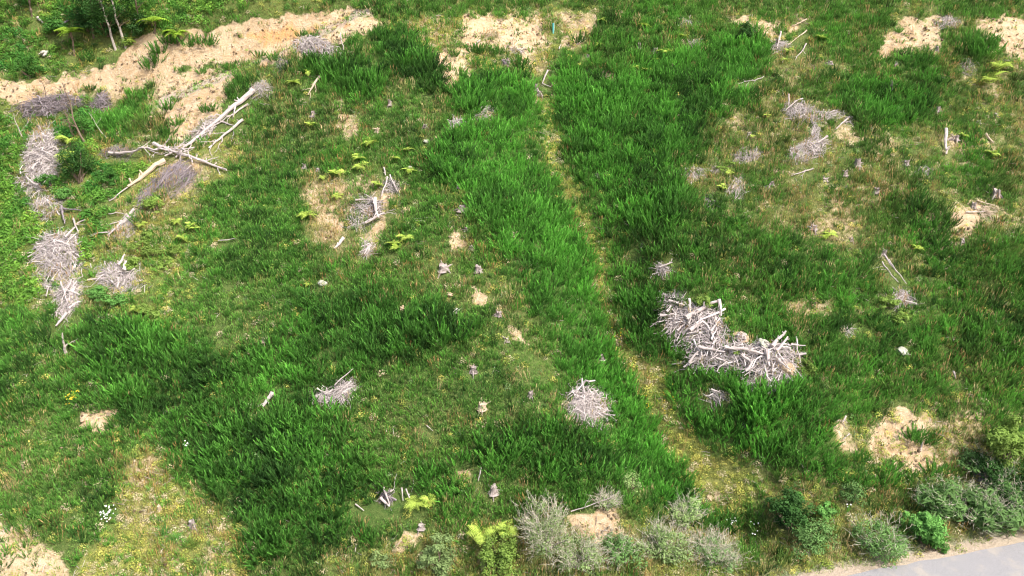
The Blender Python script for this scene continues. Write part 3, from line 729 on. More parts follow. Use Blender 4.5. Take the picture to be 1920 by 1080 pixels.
def daisies(px, py, rpx, n, label, mat=None, h=.5, fs=.05, name='daisy_clump', cat='wildflowers'):
    p = at(px, py); e = empty(name, p, label, cat); st = MB(); fl = MB(); w = rpx/ppm(p)
    for i in range(n):
        a = RNG.random()*6.28; q = RNG.random()**.6*w; x, y = math.cos(a)*q, math.sin(a)*q
        z0 = float(height(p[0]+x, p[1]+y))-p[2]; t = np.array([x+RNG.normal(0, .05), y+RNG.normal(0, .05), z0+h*(.8+.6*RNG.random())])
        tube(st, [np.array([x, y, z0]), t], [.008, .005], 3, .5, cap=False)
        nn = np.array([RNG.normal(0, .25), -.5, 1]); nn /= np.linalg.norm(nn); a1, a2 = perp(nn)
        s = fs*(.8+.5*RNG.random()); ring = [t+nn*.012]+[t+(math.cos(u)*a1+math.sin(u)*a2)*s*(1 if j % 2 else .6) for j, u in enumerate(np.arange(14)*2*math.pi/14)]
        fl.add(ring, [(0, 1+j, 1+(j+1) % 14) for j in range(14)], .8)
    st.build('flower_stems', M_GREYLEAF, parent=e); fl.build('flower_heads', mat or M_PETAL, parent=e); return e

# ------------------------------------------------------------------ big slash heap right of the gully
BIG = [(1240,608),(1243,580),(1262,572),(1300,580),(1350,584),(1360,615),(1366,640),(1400,648),(1440,650),(1468,645),(1496,660),(1492,700),(1472,722),(1430,720),(1400,700),(1340,690),(1285,692),(1292,660),(1250,628)]
heap(0, 0, 0, 0, 'largest heap of bleached sticks and slash, right of the gully', poly=BIG, n=1700, mound=.9, L=(.5, 2.4), r=(.010, .045), curl=.09, chunky=.07, name='slash_heap', soil=.35)
for a in [
 (1284,617,1341,588,.21,'thickest pale log slanting up across the top of the big slash heap'),
 (1252,583,1282,588,.10,'pale log lying level at the top left corner of the big slash heap'),
 (1290,578,1294,604,.10,'short log pointing downhill at the top of the big slash heap'),
 (1345,583,1350,608,.14,'stout pale log pointing downhill at the upper right of the big slash heap'),
 (1291,642,1316,616,.16,'broad pale log slanting up in the middle of the big slash heap'),
 (1236,614,1262,608,.12,'pale log end poking out of the left tip of the big slash heap'),
 (1248,606,1256,590,.11,'short log tilted up near the left tip of the big slash heap'),
 (1307,672,1357,679,.12,'long pale log lying level across the lower middle of the big slash heap'),
 (1356,674,1438,681,.15,'longest pale log lying level along the lower right of the big slash heap'),
 (1290,702,1307,680,.11,'thin log sloping off the bottom left corner of the big slash heap'),
 (1434,678,1440,702,.17,'short thick log pointing downhill at the lower right of the big slash heap'),
 (1388,681,1412,700,.12,'log slanting down right at the bottom of the big slash heap'),
 (1445,668,1470,640,.14,'upper of two parallel slanting logs at the right of the big slash heap'),
 (1452,676,1474,650,.12,'lower of two parallel slanting logs at the right of the big slash heap'),
 (1480,664,1507,665,.07,'thin pole sticking out level from the right end of the big slash heap'),
 (1490,650,1497,698,.06,'thin pole standing down the right end of the big slash heap'),
 (1455,695,1478,713,.09,'log slanting off the bottom right corner of the big slash heap'),
 (1330,640,1348,612,.10,'log slanting up at the right middle of the big slash heap'),
 (1268,640,1282,622,.08,'thin log slanting up at the left middle of the big slash heap'),
 (1340,690,1362,698,.09,'log lying along the lower edge of the big slash heap'),
 (1395,715,1412,690,.10,'log slanting up through the bottom edge of the big slash heap'),
 (1320,660,1338,664,.08,'short level log below the middle of the big slash heap')]:
    log(*a, lift=(.45+.3*RNG.random(), .4+.35*RNG.random()), group='logs in the big slash heap', clr=.1)
for x, y, r, l in [(1389,636,.42,'pale clay clod boulder beside the right middle of the big slash heap'),(1429,653,.5,'grey root ball mound at the upper right of the big slash heap'),(1474,692,.5,'tan root plate mound at the right end of the big slash heap')]:
    o = rock(x, y, r, l, M_CLOD if x != 1429 else M_MOSSROCK, name='root_mound', cat='root mound', flat=.9)
    mb = MB()
    for i in range(70):
        d = RNG.normal(0, 1, 3); d[2] = abs(d[2]); d /= np.linalg.norm(d); t = np.cross(d, RNG.normal(0, 1, 3)); t /= np.linalg.norm(t)
        c = d*r*np.array([1.12, 1.05, .95]); tube(mb, [c-t*r*.5-d*.1, c+d*.03, c+t*r*.5-d*.1], [.015, .022, .01], 4, RNG.random())
    mb.build('roots', M_PINKTW, parent=o)
heap(1345, 746, 20, 7, 'small scatter of pale sticks in broom below the big slash heap', n=70, mound=.35, chunky=.1)
heap(1425, 726, 34, 7, 'low fringe of twigs along the bottom of the big slash heap', n=160, mound=.3, ang=12)

# ------------------------------------------------------------------ slash heaps
heap(1103, 768, 40, 36, 'round nest-like heap of pale curved roots left of the gully', n=900, mound=1.1, L=(.5, 1.8), curl=.16, r=(.008, .035), soil=.75)
heap(1094, 750, 30, 16, 'crest of curled pale roots on top of the nest-like heap', n=110, mound=1.35, L=(.7, 2.0), curl=.34, r=(.025, .05))
heap(80, 300, 36, 64, 'tall grey brush pile at the left edge below the track', ang=8, n=1300, mound=1.2, L=(.7, 2.2), r=(.01, .04), soil=.4)
heap(96, 200, 62, 17, 'long dark grey brush pile under the track at far left', ang=-9, mat=M_GREYTW, n=800, mound=1.1, L=(.6, 2.2), r=(.01, .035), bias=10, bstr=.5)
heap(190, 196, 20, 16, 'dark grey brush heap beside the broom thicket under the track', mat=M_GREYTW, n=240, mound=.8, L=(.5, 1.5), ang=-40)
heap(88, 390, 30, 20, 'small pale pile of broken wood in green undergrowth at left edge', n=260, mound=.6, chunky=.15)
heap(112, 483, 44, 50, 'large round pile of grey sticks in the left valley', n=1300, mound=1.3, L=(.6, 2.1), r=(.01, .04), bias=-30, bstr=.4)
heap(130, 556, 24, 34, 'pale heap of thin sticks sliding below the large round pile', ang=8, n=480, mound=.7, L=(.6, 1.8), bias=70, bstr=.5)
heap(222, 522, 40, 26, 'pale pinkish brush pile on the valley floor right of the round pile', n=700, mound=.8, L=(.5, 1.6), ang=6)
heap(330, 336, 42, 24, 'fan of dark grey brush beneath the crossed fallen trunks', mat=M_GREYTW, n=620, mound=.9, L=(.8, 1.9), bias=60, bstr=.85, r=(.01, .025), ang=-14)
heap(275, 370, 13, 26, 'narrow tongue of dark grey brush below the fanned brush', mat=M_GREYTW, n=220, mound=.5, L=(.5, 1.4), bias=60, bstr=.9, ang=25)
heap(222, 288, 32, 10, 'dark low brush left of the crossed fallen trunks', mat=M_GREYTW, n=200, mound=.6, L=(.5, 1.5))
heap(385, 242, 30, 12, 'pale brush lying against the long fallen trunk', n=240, mound=.5, L=(.5, 1.5), ang=-38)
heap(490, 172, 22, 14, 'grey tangle of roots at the top end of the long fallen trunk', n=260, mound=.9, L=(.4, 1.3), curl=.2)
heap(592, 92, 40, 16, 'grey slash pile on the brow beside the track', n=620, mound=1.1, L=(.5, 1.7), ang=12, r=(.01, .04))
heap(530, 122, 12, 12, 'small twig heap below the brow slash pile', n=90, mound=.4, mat=M_GREYTW)
heap(240, 425, 16, 30, 'loose pale brush trailing down the left valley side', ang=38, n=200, mound=.4, L=(.5, 1.5), bias=50, bstr=.8)
heap(692, 392, 28, 22, 'curved heap of grey twigs around the white log on the spur', n=260, mound=.6, L=(.5, 1.6), bias=-20, bstr=.4, curl=.16)
heap(668, 418, 16, 14, 'loose pale twigs left of the white log on the spur', n=110, mound=.35)
heap(735, 350, 16, 11, 'small twig heap under two leaning white poles on the spur', n=110, mound=.4)
heap(690, 465, 12, 14, 'narrow twig heap below the bare clay patch on the spur', n=100, mound=.35, bias=60, bstr=.6)
heap(608, 746, 18, 8, 'smaller left half of the twig pile in lower left broom', n=160, mound=.5)
heap(648, 735, 20, 16, 'larger right half of the twig pile in lower left broom', n=300, mound=.7, L=(.5, 1.9), bias=45, bstr=.5)
heap(1500, 212, 32, 18, 'pinkish heap of sticks high on the right slope', n=420, mound=.6, ang=12)
heap(1548, 218, 30, 9, 'flat spread of pale sticks right of the pinkish high heap', n=200, mound=.4, bias=20, bstr=.5)
heap(1528, 250, 10, 18, 'narrow column of sticks between two heaps on the right slope', n=120, mound=.4, bias=70, bstr=.6)
heap(1512, 284, 42, 17, 'wide heap of sticks under the pinkish high heap', n=460, mound=.6, ang=-22, bias=25, bstr=.4)
heap(1400, 294, 30, 11, 'flat pale brush heap left of the wide heap on right slope', n=300, mound=.5, ang=-14, bias=25, bstr=.6)
heap(1300, 327, 20, 10, 'little grey stick heap at the left edge of the dry slope', n=170, mound=.4)
heap(1380, 355, 20, 18, 'upright bundle of pale sticks in the middle of the dry slope', n=260, mound=.6, bias=60, bstr=.7, L=(.5, 1.6), ang=-20)
heap(1330, 385, 10, 12, 'tiny brush heap below the little grey stick heap', n=80, mound=.35, mat=M_GREYTW)
heap(1242, 508, 12, 9, 'small twig heap in dense broom right of the gully', n=90, mound=.4)
heap(1262, 560, 24, 9, 'thin twigs just above the big slash heap', n=150, mound=.35)
heap(1692, 565, 24, 16, 'pale twig heap at the foot of the long poles on the right', n=260, mound=.6)
heap(1340, 270+50, 6, 6, 'handful of twigs beside broom on the dry slope', n=30, mound=.3)
heap(1735, 322, 14, 9, 'small twig heap below the white stump on the right slope', n=80, mound=.35)
heap(906, 214, 20, 10, 'brown twig heap inside the broom clump near the gully head', n=130, mound=.5, curl=.3)
heap(855, 232, 9, 9, 'grey broken wood at the left edge of the bright broom band', n=70, mound=.4)
heap(1303, 86, 9, 13, 'small pale stick heap high on the slope near the top', n=80, mound=.35)
heap(1282, 44, 22, 5, 'flat grey sticks at the top edge above the dense broom', n=90, mound=.3)
heap(1462, 88, 18, 10, 'grey stick heap below the bare patch at top right', n=130, mound=.4)
heap(1778, 44, 20, 10, 'grey brush pile at the top beside the bare clay bank', n=180, mound=.5)
heap(1815, 128, 11, 14, 'grey broken wood left of the bright ferns at far right', n=90, mound=.4)
heap(965, 96, 16, 5, 'pinkish loose sticks on the sandy patch near the top', n=60, mound=.25)
heap(948, 118, 10, 5, 'small dark stick scatter on the sandy patch near the top', n=40, mound=.25, mat=M_GREYTW)
heap(920, 68, 16, 6, 'curled bark strips on the sandy patch at the top', n=40, mound=.25, curl=.2, mat=M_TANWD)
heap(1850, 400, 16, 12, 'reddish twigs beside the stump above the clay scar', n=70, mound=.3, mat=M_TANWD)
heap(1590, 690-465, 6, 8, 'few loose sticks right of the flat pale spread', n=24, mound=.25)
heap(1855, 905, 26, 14, 'grey dead brush hanging in the dark shrubs at lower right', n=150, mound=1.0, L=(.6, 2), curl=.2, mat=M_GREYTW)
heap(725, 935, 9, 7, 'small dark twig scatter under poles in the bottom broom', n=50, mound=.3, mat=M_GREYTW)
heap(1590, 560+60, 8, 5, 'faint twig scatter on the right slope', n=30, mound=.2)

# ------------------------------------------------------------------ fallen logs and poles
log(476,176,371,263,.24,'longest pale fallen trunk beside the bare clay bank', br=4, brl=1.6, wob=.022)
log(466,200,396,247,.09,'thin pole lying alongside the longest fallen trunk', br=2)
log(456,230,392,282,.13,'forked grey trunk below the longest fallen trunk', br=5, brl=1.8, wob=.03)
log(414,232,443,241,.07,'short white pole crossing the two parallel trunks')
log(372,262,330,300,.13,'pale branchy trunk continuing down from the longest trunk', br=5, brl=1.7)
log(292,288,426,328,.17,'white trunk crossing over the fanned brush', lift=(.6, .2), br=4, brl=1.8, wob=.025)
log(205,296,368,296,.11,'level curved white trunk crossing the others at left', lift=(.2, .7), wob=.06, br=6, brl=1.5)
log(311,309,241,355,.24,'thick tan fallen trunk below the crossed trunks', mat=M_TANWD)
log(240,356,205,381,.06,'thin bleached tip beyond the thick tan trunk', br=1)
log(322,304,364,322,.06,'looping bent white branch on the fanned brush', lift=(.9, .6), wob=.22)
log(312,308,350,290,.07,'white stick jutting up through the crossed trunks', lift=(.5, .9), br=2)
log(268,284,300,304,.07,'white stick slanting down into the crossed trunks', lift=(.2, .6), br=2)
log(252,398,203,446,.13,'branchy bleached trunk running down the left valley side', br=6, brl=1.3)
log(205,405,240,408,.04,'thin curved branch above the branchy bleached trunk', wob=.15)
log(117,392,122,424,.10,'dark grey log pointing downhill above the round pile', mat=M_GREYTW)
log(120,396,153,399,.09,'dark grey log lying level above the round pile', mat=M_GREYTW, br=1)
log(138,414,148,444,.08,'pale leaning branch at the top of the round pile', br=2)
log(146,424,165,414,.06,'white stick forking right above the round pile')
log(55,493,98,472,.05,'thin pole poking out left from the round pile', lift=(.3, .8))
log(52,455,88,466,.03,'thinnest stick above left of the round pile', lift=(.3, .6))
log(128,470,146,448,.10,'white log slanting on the right of the round pile', lift=(.9, .8))
log(236,527,241,508,.14,'pale short log upright in the pinkish brush pile', lift=(.6, .6))
log(225,512,238,495,.11,'pale log leaning at the top of the pinkish brush pile', lift=(.4, .6))
log(165,530,200,524,.07,'white branch reaching left from the pinkish brush pile', br=2)
log(127,592,106,616,.12,'pale split log below the stick heaps at lower left')
log(118,545,132,584,.06,'white stick crossing the sliding stick heap', lift=(.5, .3))
log(138,540,118,580,.06,'second white stick crossing the sliding stick heap from the right', lift=(.5, .3))
log(88,560,93,535,.05,'white forked branch left of the sliding stick heap', br=2)
snag(125, 664, 1.7, 'forked pale dead sapling standing in broom at lower left', lean=(.1, 0), br=2, r=.13, brl=.6)
log(704,386,711,420,.17,'white barkless log pointing downhill on the spur', lift=(.35, .3))
log(668,387,693,385,.09,'short white log lying level above the barkless log', lift=(.3, .3))
log(686,428,722,410,.12,'pale log crossing below the white barkless log', lift=(.2, .3), br=2)
log(695,464,683,481,.09,'pale root end at the foot of the spur wood heap', br=3, brl=.6)
log(727,345,716,375,.07,'left one of two leaning white poles on the spur', lift=(.4, .1))
log(732,342,746,366,.07,'right one of two leaning white poles on the spur', lift=(.4, .1))
log(720,319,723,333,.07,'short tan stake above the two leaning poles')
log(645,452,627,471,.14,'rough pale log chunk left of the clay patch on the spur')
log(712,402,742,396,.03,'thin twig stretching right from the barkless log', br=1)
log(410,456,444,451,.05,'lone curved grey stick in plain broom at left centre', wob=.08)
log(600,149,578,182,.11,'tan forked log under the dark upper broom', mat=M_TANWD, br=3)
log(512,742,493,768,.16,'pale split log standing out of the lower left broom', br=2, brl=.5)
log(596,742,622,752,.05,'white stick in the left half of the lower twig pile', lift=(.4, .4))
log(630,738,665,716,.05,'longest stick rising from the right half of the lower twig pile', lift=(.5, .9))
log(1592,224,1567,246,.08,'curved white stick right of the wide stick heap')
log(1549,269,1531,281,.10,'white log end on the wide stick heap', lift=(.4, .4))
log(1476,196,1478,208,.07,'short white stake at the top left of the pinkish high heap', lift=(.7, .2))
log(1503,200,1470,222,.06,'pale stick slanting over the pinkish high heap', lift=(.5, .5))
log(1525,321,1483,333,.07,'forked white branch lying right of the stick bundle', br=2, brl=.8)
log(1770,258,1773,294,.15,'tall white post-like dead trunk on the right slope', lift=(.5, 0))
log(1655,488,1697,543,.06,'longest of the grey poles running downhill on the right', lift=(.3, .3))
log(1652,502,1682,540,.05,'second grey pole left of the longest downhill pole', lift=(.3, .3))
log(1664,500,1678,520,.05,'short grey pole between the downhill poles', lift=(.4, .3))
log(1830,380,1871,393,.06,'tan branch reaching right from the stump above the clay scar', mat=M_TANWD, wob=.06)
log(1810,402,1850,399,.05,'pale branch lying level across the clay scar', wob=.06)
log(1847,256,1862,272,.11,'pale log right of the white stump at far right', mat=M_TANWD)
log(1432,147,1384,161,.04,'pale branchy stick in the middle of the upper broom', br=5, brl=1.0)
log(1462,72,1456,93,.09,'white pole standing on the grey heap at top right', lift=(.4, .1))
log(1511,86,1491,116,.06,'pair-forked grey stick below the top right bare patch', br=2)
log(1512,61,1477,88,.06,'long tan stick below the top right bare patch', mat=M_TANWD, wob=.05)
log(1512,40,1485,52,.06,'dark stick lying on the top right bare patch', mat=M_TANWD)
log(714,942,731,957,.11,'thickest white log in the bottom broom', lift=(.1, .1))
log(720,930,731,954,.07,'white pole crossing the thickest bottom log', lift=(.5, .1))
log(733,934,742,929,.06,'short white stick right of the crossed bottom logs', lift=(.3, .4), br=1)
log(754,929,756,943,.06,'upright white stake left of the bottom lime fern', lift=(.4, 0))
log(762,931,771,945,.06,'slanted white stake next to the bottom lime fern', lift=(.4, 0))
log(667,950,683,962,.05,'lone white stick left of the crossed bottom logs')
log(902,891,897,906,.05,'slim white stick standing in the bottom broom arc', lift=(.4, 0))
log(1728,834,1725,851,.06,'white peg on the lower right clay scar')
log(1786,701,1791,714,.07,'curved white stick in broom at lower right', wob=.1)
log(1585,785,1580,796,.06,'pale branch stub on the small clay patch at lower right', br=2, brl=.5)
log(1592,818,1580,828,.05,'white stick at the lower end of the small clay patch', br=1, brl=.5)
log(1236,513,1260,503,.08,'white log on the small twig heap right of the gully', lift=(.3, .3), br=1, brl=.5)
log(1203,462,1201,476,.07,'white upright stake right of the gully')
log(1332,742,1350,748,.08,'white stick in the scatter below the big slash heap', lift=(.3, .3))
log(1027,145,1017,160,.09,'pale log leaning by the gully head', lift=(.4, 0))
log(1016,160,1034,167,.05,'thin white stick lying by the gully head')
log(900,80,886,90,.07,'white log on the sandy patch near the top')
log(942,117,960,119,.06,'dark log right of the white log on the sandy patch', mat=M_GREYTW)
log(1048,96,1052,86,.05,'pale stick beside the top of the gully')
log(640,75,644,98,.07,'pale upright stick right of the brow slash pile', lift=(.4, 0))
log(1080,88,1098,76,.04,'thin grey stick on the small clay strip near the top')
log(1870,70,1886,84,.08,'tan log across the clay at the far top right', mat=M_TANWD)
log(800,802,812,812,.04,'short white twig beside the pink patch in low grass')
log(1070,968,1150,952,.035,'thin arching grey branch above the bottom clay patch', br=4, brl=.7, lift=(.2, .9))
log(247,40,290,44,.05,'long pale branch lying at the top left forest edge', wob=.06, br=2)
log(72,38,82,48,.14,'white log end in the top left undergrowth')
log(99,64,130,42,.14,'dark fallen trunk in the top left undergrowth', mat=M_GREYTW)

# ------------------------------------------------------------------ stumps and stones
for a in [
 (731,196,.22,.55,'pale weathered stump on the upper spur below dark broom'),
 (797,238,.24,.3,'low pale stump right of centre on the upper spur'),
 (708,247,.22,.5,'grey stump on the upper spur beside orange grass'),
 (587,217,.2,.45,'lavender grey stump at the left of the upper spur'),
 (571,313,.2,.45,'cream stump near the left lime ferns'),
 (596,320,.18,.4,'small cream stump just right of the other cream stump'),
 (860,351,.2,.35,'small white stump above the dry patch at spur centre'),
 (867,394,.36,.5,'broad grey stump on the dry patch at spur centre'),
 (874,431,.2,.3,'small pale stump beside the narrow clay track'),
 (884,466,.17,.3,'tiny white stump below the narrow clay track'),
 (832,506,.36,.6,'large gnarled stump with exposed roots at spur centre'),
 (898,508,.3,.5,'flat topped pale stump right of the gnarled stump'),
 (935,590,.26,.45,'pale stump at the top of the long clay scar'),
 (950,638,.2,.4,'white stump left of the long clay scar'),
 (887,696,.28,.5,'pale mushroom shaped stump in the low grass'),
 (904,764,.26,.5,'reddish flat topped stump in the low grass'),
 (1126,672,.24,.45,'white stump in the bright broom beside the gully'),
 (995,744,.22,.7,'tall pale stump left of the nest-like heap'),
 (963,440,.24,.3,'tan topped stump inside the bright broom band'),
 (1671,168,.15,.9,'slim white stump like a post on the upper right slope'),
 (1685,204,.24,.35,'low pale stump below the slim post-like stump'),
 (1758,208,.26,.5,'pale stump with long spread roots on the upper right slope', 6),
 (1556,119,.22,.4,'white stump in grass below the top right bare patch'),
 (1756,94,.2,.5,'white stump at the lower edge of the top right clay bank'),
 (1680,120,.26,.4,'pinkish stump left of the dark broom on the upper right'),
 (1698,308,.28,.45,'white stump with splayed roots in the right middle slope', 6),
 (1607,310,.26,.6,'grey stump with purple bark left of the splayed white stump'),
 (1583,327,.26,.4,'dark stump below the grey purple stump'),
 (1547,338,.26,.3,'round hollow grey stump in the dry right slope'),
 (1644,360,.24,.45,'pale block-like stump alone in dry grass'),
 (1525,428,.32,.4,'stump with drooping pale roots left of a lime fern', 7),
 (1825,388,.26,.6,'white stump at the top of the right clay scar'),
 (1657,476,.28,.55,'weathered stump at the head of the downhill poles'),
 (1868,368,.3,.9,'tall ragged pale stump at the right edge'),
 (1867,217,.2,.35,'small white stump at the upper right edge'),
 (1790,260,.34,.5,'broad white stump right of the tall dead trunk'),
 (1835,229,.22,.25,'flat pale stump above the broad white stump'),
 (1596,450,.2,.25,'faint grey stump below the right lime fern'),
 (1804,452,.24,.35,'pale stump at the foot of the right clay scar'),
 (1198,93-3,.18,.5,'lavender stump under the highest lime fern'),
 (1228,96,.24,.5,'purple grey stump high in the middle slope'),
 (1125,74,.2,.3,'small grey stump near the top of the dense broom'),
 (1102,106,.2,.3,'white stump at the left edge of the upper broom'),
 (1004,168,.26,.6,'knobbly white stump at the gully head'),
 (1012,178,.24,.45,'second knobbly stump just below the one at the gully head'),
 (1120,330,.22,.3,'white stump in broom just right of the gully'),
 (1405,322-70,.2,.3,'grey stump above the flat pale brush heap'),
 (1440,352,.2,.35,'white stump right of the stick bundle'),
 (1447,345,.2,.3,'cream stump next to the white stump by the bundle'),
 (1340,345-30,.2,.3,'pale stump between the two left heaps on the dry slope'),
 (300,957,.14,.7,'slim tan stump among moss at bottom left'),
 (362,987,.24,.6,'cream jagged stump among moss at bottom left'),
 (790,988,.2,.3,'pale stump in the bottom broom'),
 (925,922,.24,.5,'grey stump above the twiggy shrub at the bottom'),
 (497,638,.22,.4,'orange tan stump in the left broom')]:
    x, y, r, h, l = a[:5]; m = M_TANWD if ('tan' in l.split() or 'reddish' in l or 'orange' in l.split() and 'stump' in l[:16]) else M_STUMP
    stump(x, y, r, h, l, roots=a[5] if len(a) > 5 else 4, mat=m, clr=r*.9+.18)
rock(855, 586, .27, 'smooth white boulder in the grass at spur centre')
rock(605, 533, .3, 'greenish grey boulder on the left spur', M_MOSSROCK)
rock(1690, 661, .38, 'largest mossy boulder in broom on the right slope', M_MOSSROCK)
rock(800, 266, .22, 'grey stone beside the small clay scrape', M_MOSSROCK)
rock(843, 553, .22, 'cream stone left of the white boulder', M_CLOD)
rock(84, 101, .38, 'white stone in the top left undergrowth')
rock(158, 785, .3, 'tan stone at the left clay patch', M_CLOD)
rock(1330, 935, .2, 'pinkish stone at the foot of the gully', M_CLOD)
rock(755, 578, .2, 'tan stone in the middle broom', M_CLOD)
rock(768, 316, .22, 'round grey stone above a lime fern', M_MOSSROCK)

# ------------------------------------------------------------------ ferns
for a in [
 (630,334,.75,'lime fern rosette at the left of the spur ferns'),(576,412,.78,'lowest left lime fern rosette on the spur'),(676,320,.7,'lime fern just below the tall one at spur top'),
 (673,304,.7,'lime fern between two others on the spur'),(694,274,.75,'highest star-shaped lime fern on the spur'),(768,328,.75,'lime fern right of the spur group'),
 (761,454,.6,'lime fern at the upper right of the spur trio'),(736,466,.55,'lime fern at the left of the spur trio'),(744,474,.45,'smallest lime fern at the bottom of the spur trio'),
 (635,376,.5,'small lime fern left of the wood heap'),(708,353,.5,'small lime fern left of the leaning poles'),(741,304,.5,'small lime fern between star-shaped and right ferns'),
 (765,290,.5,'small green fern above the right spur fern'),(584,242,.5,'small lime fern alone on the left upper spur'),(552,162,.7,'lime fern at the upper left spur edge'),
 (578,142,.5,'green fern above the upper left spur fern'),(605,342,.35,'tiny lime fern below the left rosette'),(580,541,.35,'tiny lime fern near the greenish boulder'),
 (1126,45,.55,'lime fern nearest the gully at the top'),(1206,54,.65,'brightest lime fern at the top centre'),(1250,104,.7,'wide lime fern in the upper middle slope'),(1235,118-15,.4,'small lime fern left of the wide upper fern'),
 (1190,133,.55,'left of two low lime ferns in the upper broom'),(1213,138,.55,'right of two low lime ferns in the upper broom'),(1122,90,.5,'small lime fern in dark broom near the top'),(1228,119,.35,'tiny pale fern between the upper ferns'),
 (1281,76,.6,'pale green fern beside the small top heap'),(1860,296,.6,'flat lime fern at the right edge'),(1807,262,.5,'flat lime fern right of the broad white stump'),
 (1555,448,.6,'lime fern below the drooping-root stump'),(1546,452,.4,'smaller lime fern touching its neighbour on the right slope'),(1717,474,.5,'yellow green fern right of the long poles'),
 (265,430,.55,'lime fern on the left valley side'),(332,424,.55,'upper lime fern left of the plain broom'),(358,432,.5,'second lime fern left of the plain broom'),(342,454,.55,'lower lime fern left of the plain broom'),
 (368,436,.45,'curled lime fern beside the second one'),(256,588,.5,'lime fern above the lower left broom'),(782,952,.85,'large lime fern in the bottom broom'),(806,946,.55,'smaller lime fern right of the large bottom one'),
 (1540,78,.6,'bright green fern under the top right bare patch'),(1478,102,.5,'yellow green fern below the grey heap at top right'),(1468,120,.5,'second yellow green fern below the top right grey heap'),
 (1438,225,.45,'yellow green fern left of the pinkish high heap'),(1410,264,.4,'tiny yellow fern above the flat brush heap'),(1355,360,.5,'yellow green fern left of the upright bundle'),(1367,332,.4,'small yellow green fern above the upright bundle')]:
    fern(*a, n=7 + (len(a[3]) % 3), name='lime_fern', rise=None)
fern(140, 102, 1.35, 'tree fern with flat lime crown at top left', n=12, mat=M_TREEFERN, trunk=2.0, name='tree_fern', cat='tree fern')
fern(332, 66, 1.3, 'tree fern at the top of the clay cut bank', n=11, mat=M_TREEFERN, trunk=1.0, name='tree_fern', cat='tree fern')
fern(290, 62, 1.3, 'tree fern left of the one topping the cut bank', n=11, mat=M_TREEFERN, trunk=1.0, name='tree_fern', cat='tree fern')
fern(245, 82, .7, 'small lime fern beside the pale forest trunks', n=8, name='lime_fern')
fern(133, 272, 1.0, 'upper of three lime tree ferns beside the tall brush pile', n=9, trunk=.5, name='tree_fern', cat='tree fern')
fern(131, 306, 1.1, 'middle of three lime tree ferns beside the tall brush pile', n=10, trunk=.7, name='tree_fern', cat='tree fern')
fern(136, 322, .9, 'lowest of three lime tree ferns beside the tall brush pile', n=9, trunk=.4, name='tree_fern', cat='tree fern')
fern(1874, 132, 1.3, 'large lime fern at the upper right edge', n=11, name='lime_fern')
fern(1856, 158, 1.2, 'large lime fern below the one at the upper right edge', n=10, name='lime_fern')
fern(905, 1015, 1.0, 'tall green fern fronds left of the bottom yellow green shrub', n=9, name='tall_fern', rise=1.1)
fern(948, 1008, .9, 'feathery fern fronds between bottom shrub and twiggy shrub', n=8, name='tall_fern', rise=1.1)

# ------------------------------------------------------------------ shrubs and small trees
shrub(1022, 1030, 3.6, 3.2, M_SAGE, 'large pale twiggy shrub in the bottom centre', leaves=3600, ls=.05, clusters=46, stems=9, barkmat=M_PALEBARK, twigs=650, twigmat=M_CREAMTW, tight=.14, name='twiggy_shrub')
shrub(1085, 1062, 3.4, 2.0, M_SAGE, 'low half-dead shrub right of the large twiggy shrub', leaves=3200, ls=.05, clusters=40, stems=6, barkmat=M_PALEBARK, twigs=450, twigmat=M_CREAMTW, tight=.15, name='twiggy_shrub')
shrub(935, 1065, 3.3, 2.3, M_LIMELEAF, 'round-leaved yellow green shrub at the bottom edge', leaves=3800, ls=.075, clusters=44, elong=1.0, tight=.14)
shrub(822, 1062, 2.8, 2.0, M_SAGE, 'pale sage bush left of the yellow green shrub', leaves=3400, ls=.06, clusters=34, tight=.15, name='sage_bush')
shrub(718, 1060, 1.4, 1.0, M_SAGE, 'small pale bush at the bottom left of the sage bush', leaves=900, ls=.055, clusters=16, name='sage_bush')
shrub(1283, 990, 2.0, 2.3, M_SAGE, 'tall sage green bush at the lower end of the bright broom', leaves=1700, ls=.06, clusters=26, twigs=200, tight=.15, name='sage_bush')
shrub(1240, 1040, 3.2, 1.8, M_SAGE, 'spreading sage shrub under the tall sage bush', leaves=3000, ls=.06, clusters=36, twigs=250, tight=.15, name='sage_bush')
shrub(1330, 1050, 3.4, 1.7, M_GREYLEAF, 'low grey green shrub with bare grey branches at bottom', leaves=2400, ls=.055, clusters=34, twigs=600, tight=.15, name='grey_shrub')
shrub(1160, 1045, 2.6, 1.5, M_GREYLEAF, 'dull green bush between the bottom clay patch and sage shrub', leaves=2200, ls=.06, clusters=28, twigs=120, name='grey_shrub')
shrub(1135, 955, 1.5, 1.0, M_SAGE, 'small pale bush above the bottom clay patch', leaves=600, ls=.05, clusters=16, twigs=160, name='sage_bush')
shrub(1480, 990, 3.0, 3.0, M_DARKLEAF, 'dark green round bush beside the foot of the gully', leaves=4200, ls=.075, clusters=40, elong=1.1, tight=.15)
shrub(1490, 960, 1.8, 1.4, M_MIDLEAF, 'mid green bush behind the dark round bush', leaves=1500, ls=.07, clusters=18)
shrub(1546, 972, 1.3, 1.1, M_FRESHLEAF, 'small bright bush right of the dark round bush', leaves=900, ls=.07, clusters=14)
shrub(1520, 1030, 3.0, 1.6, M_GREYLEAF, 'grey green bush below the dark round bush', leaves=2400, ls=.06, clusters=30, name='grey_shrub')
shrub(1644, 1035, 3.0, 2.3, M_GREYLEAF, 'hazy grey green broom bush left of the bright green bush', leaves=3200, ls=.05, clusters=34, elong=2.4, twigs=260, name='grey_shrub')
shrub(1725, 1012, 2.2, 2.5, M_FRESHLEAF, 'bright fresh green bush near the road', leaves=3200, ls=.075, clusters=28, elong=1.8, tight=.15, name='bright_bush')
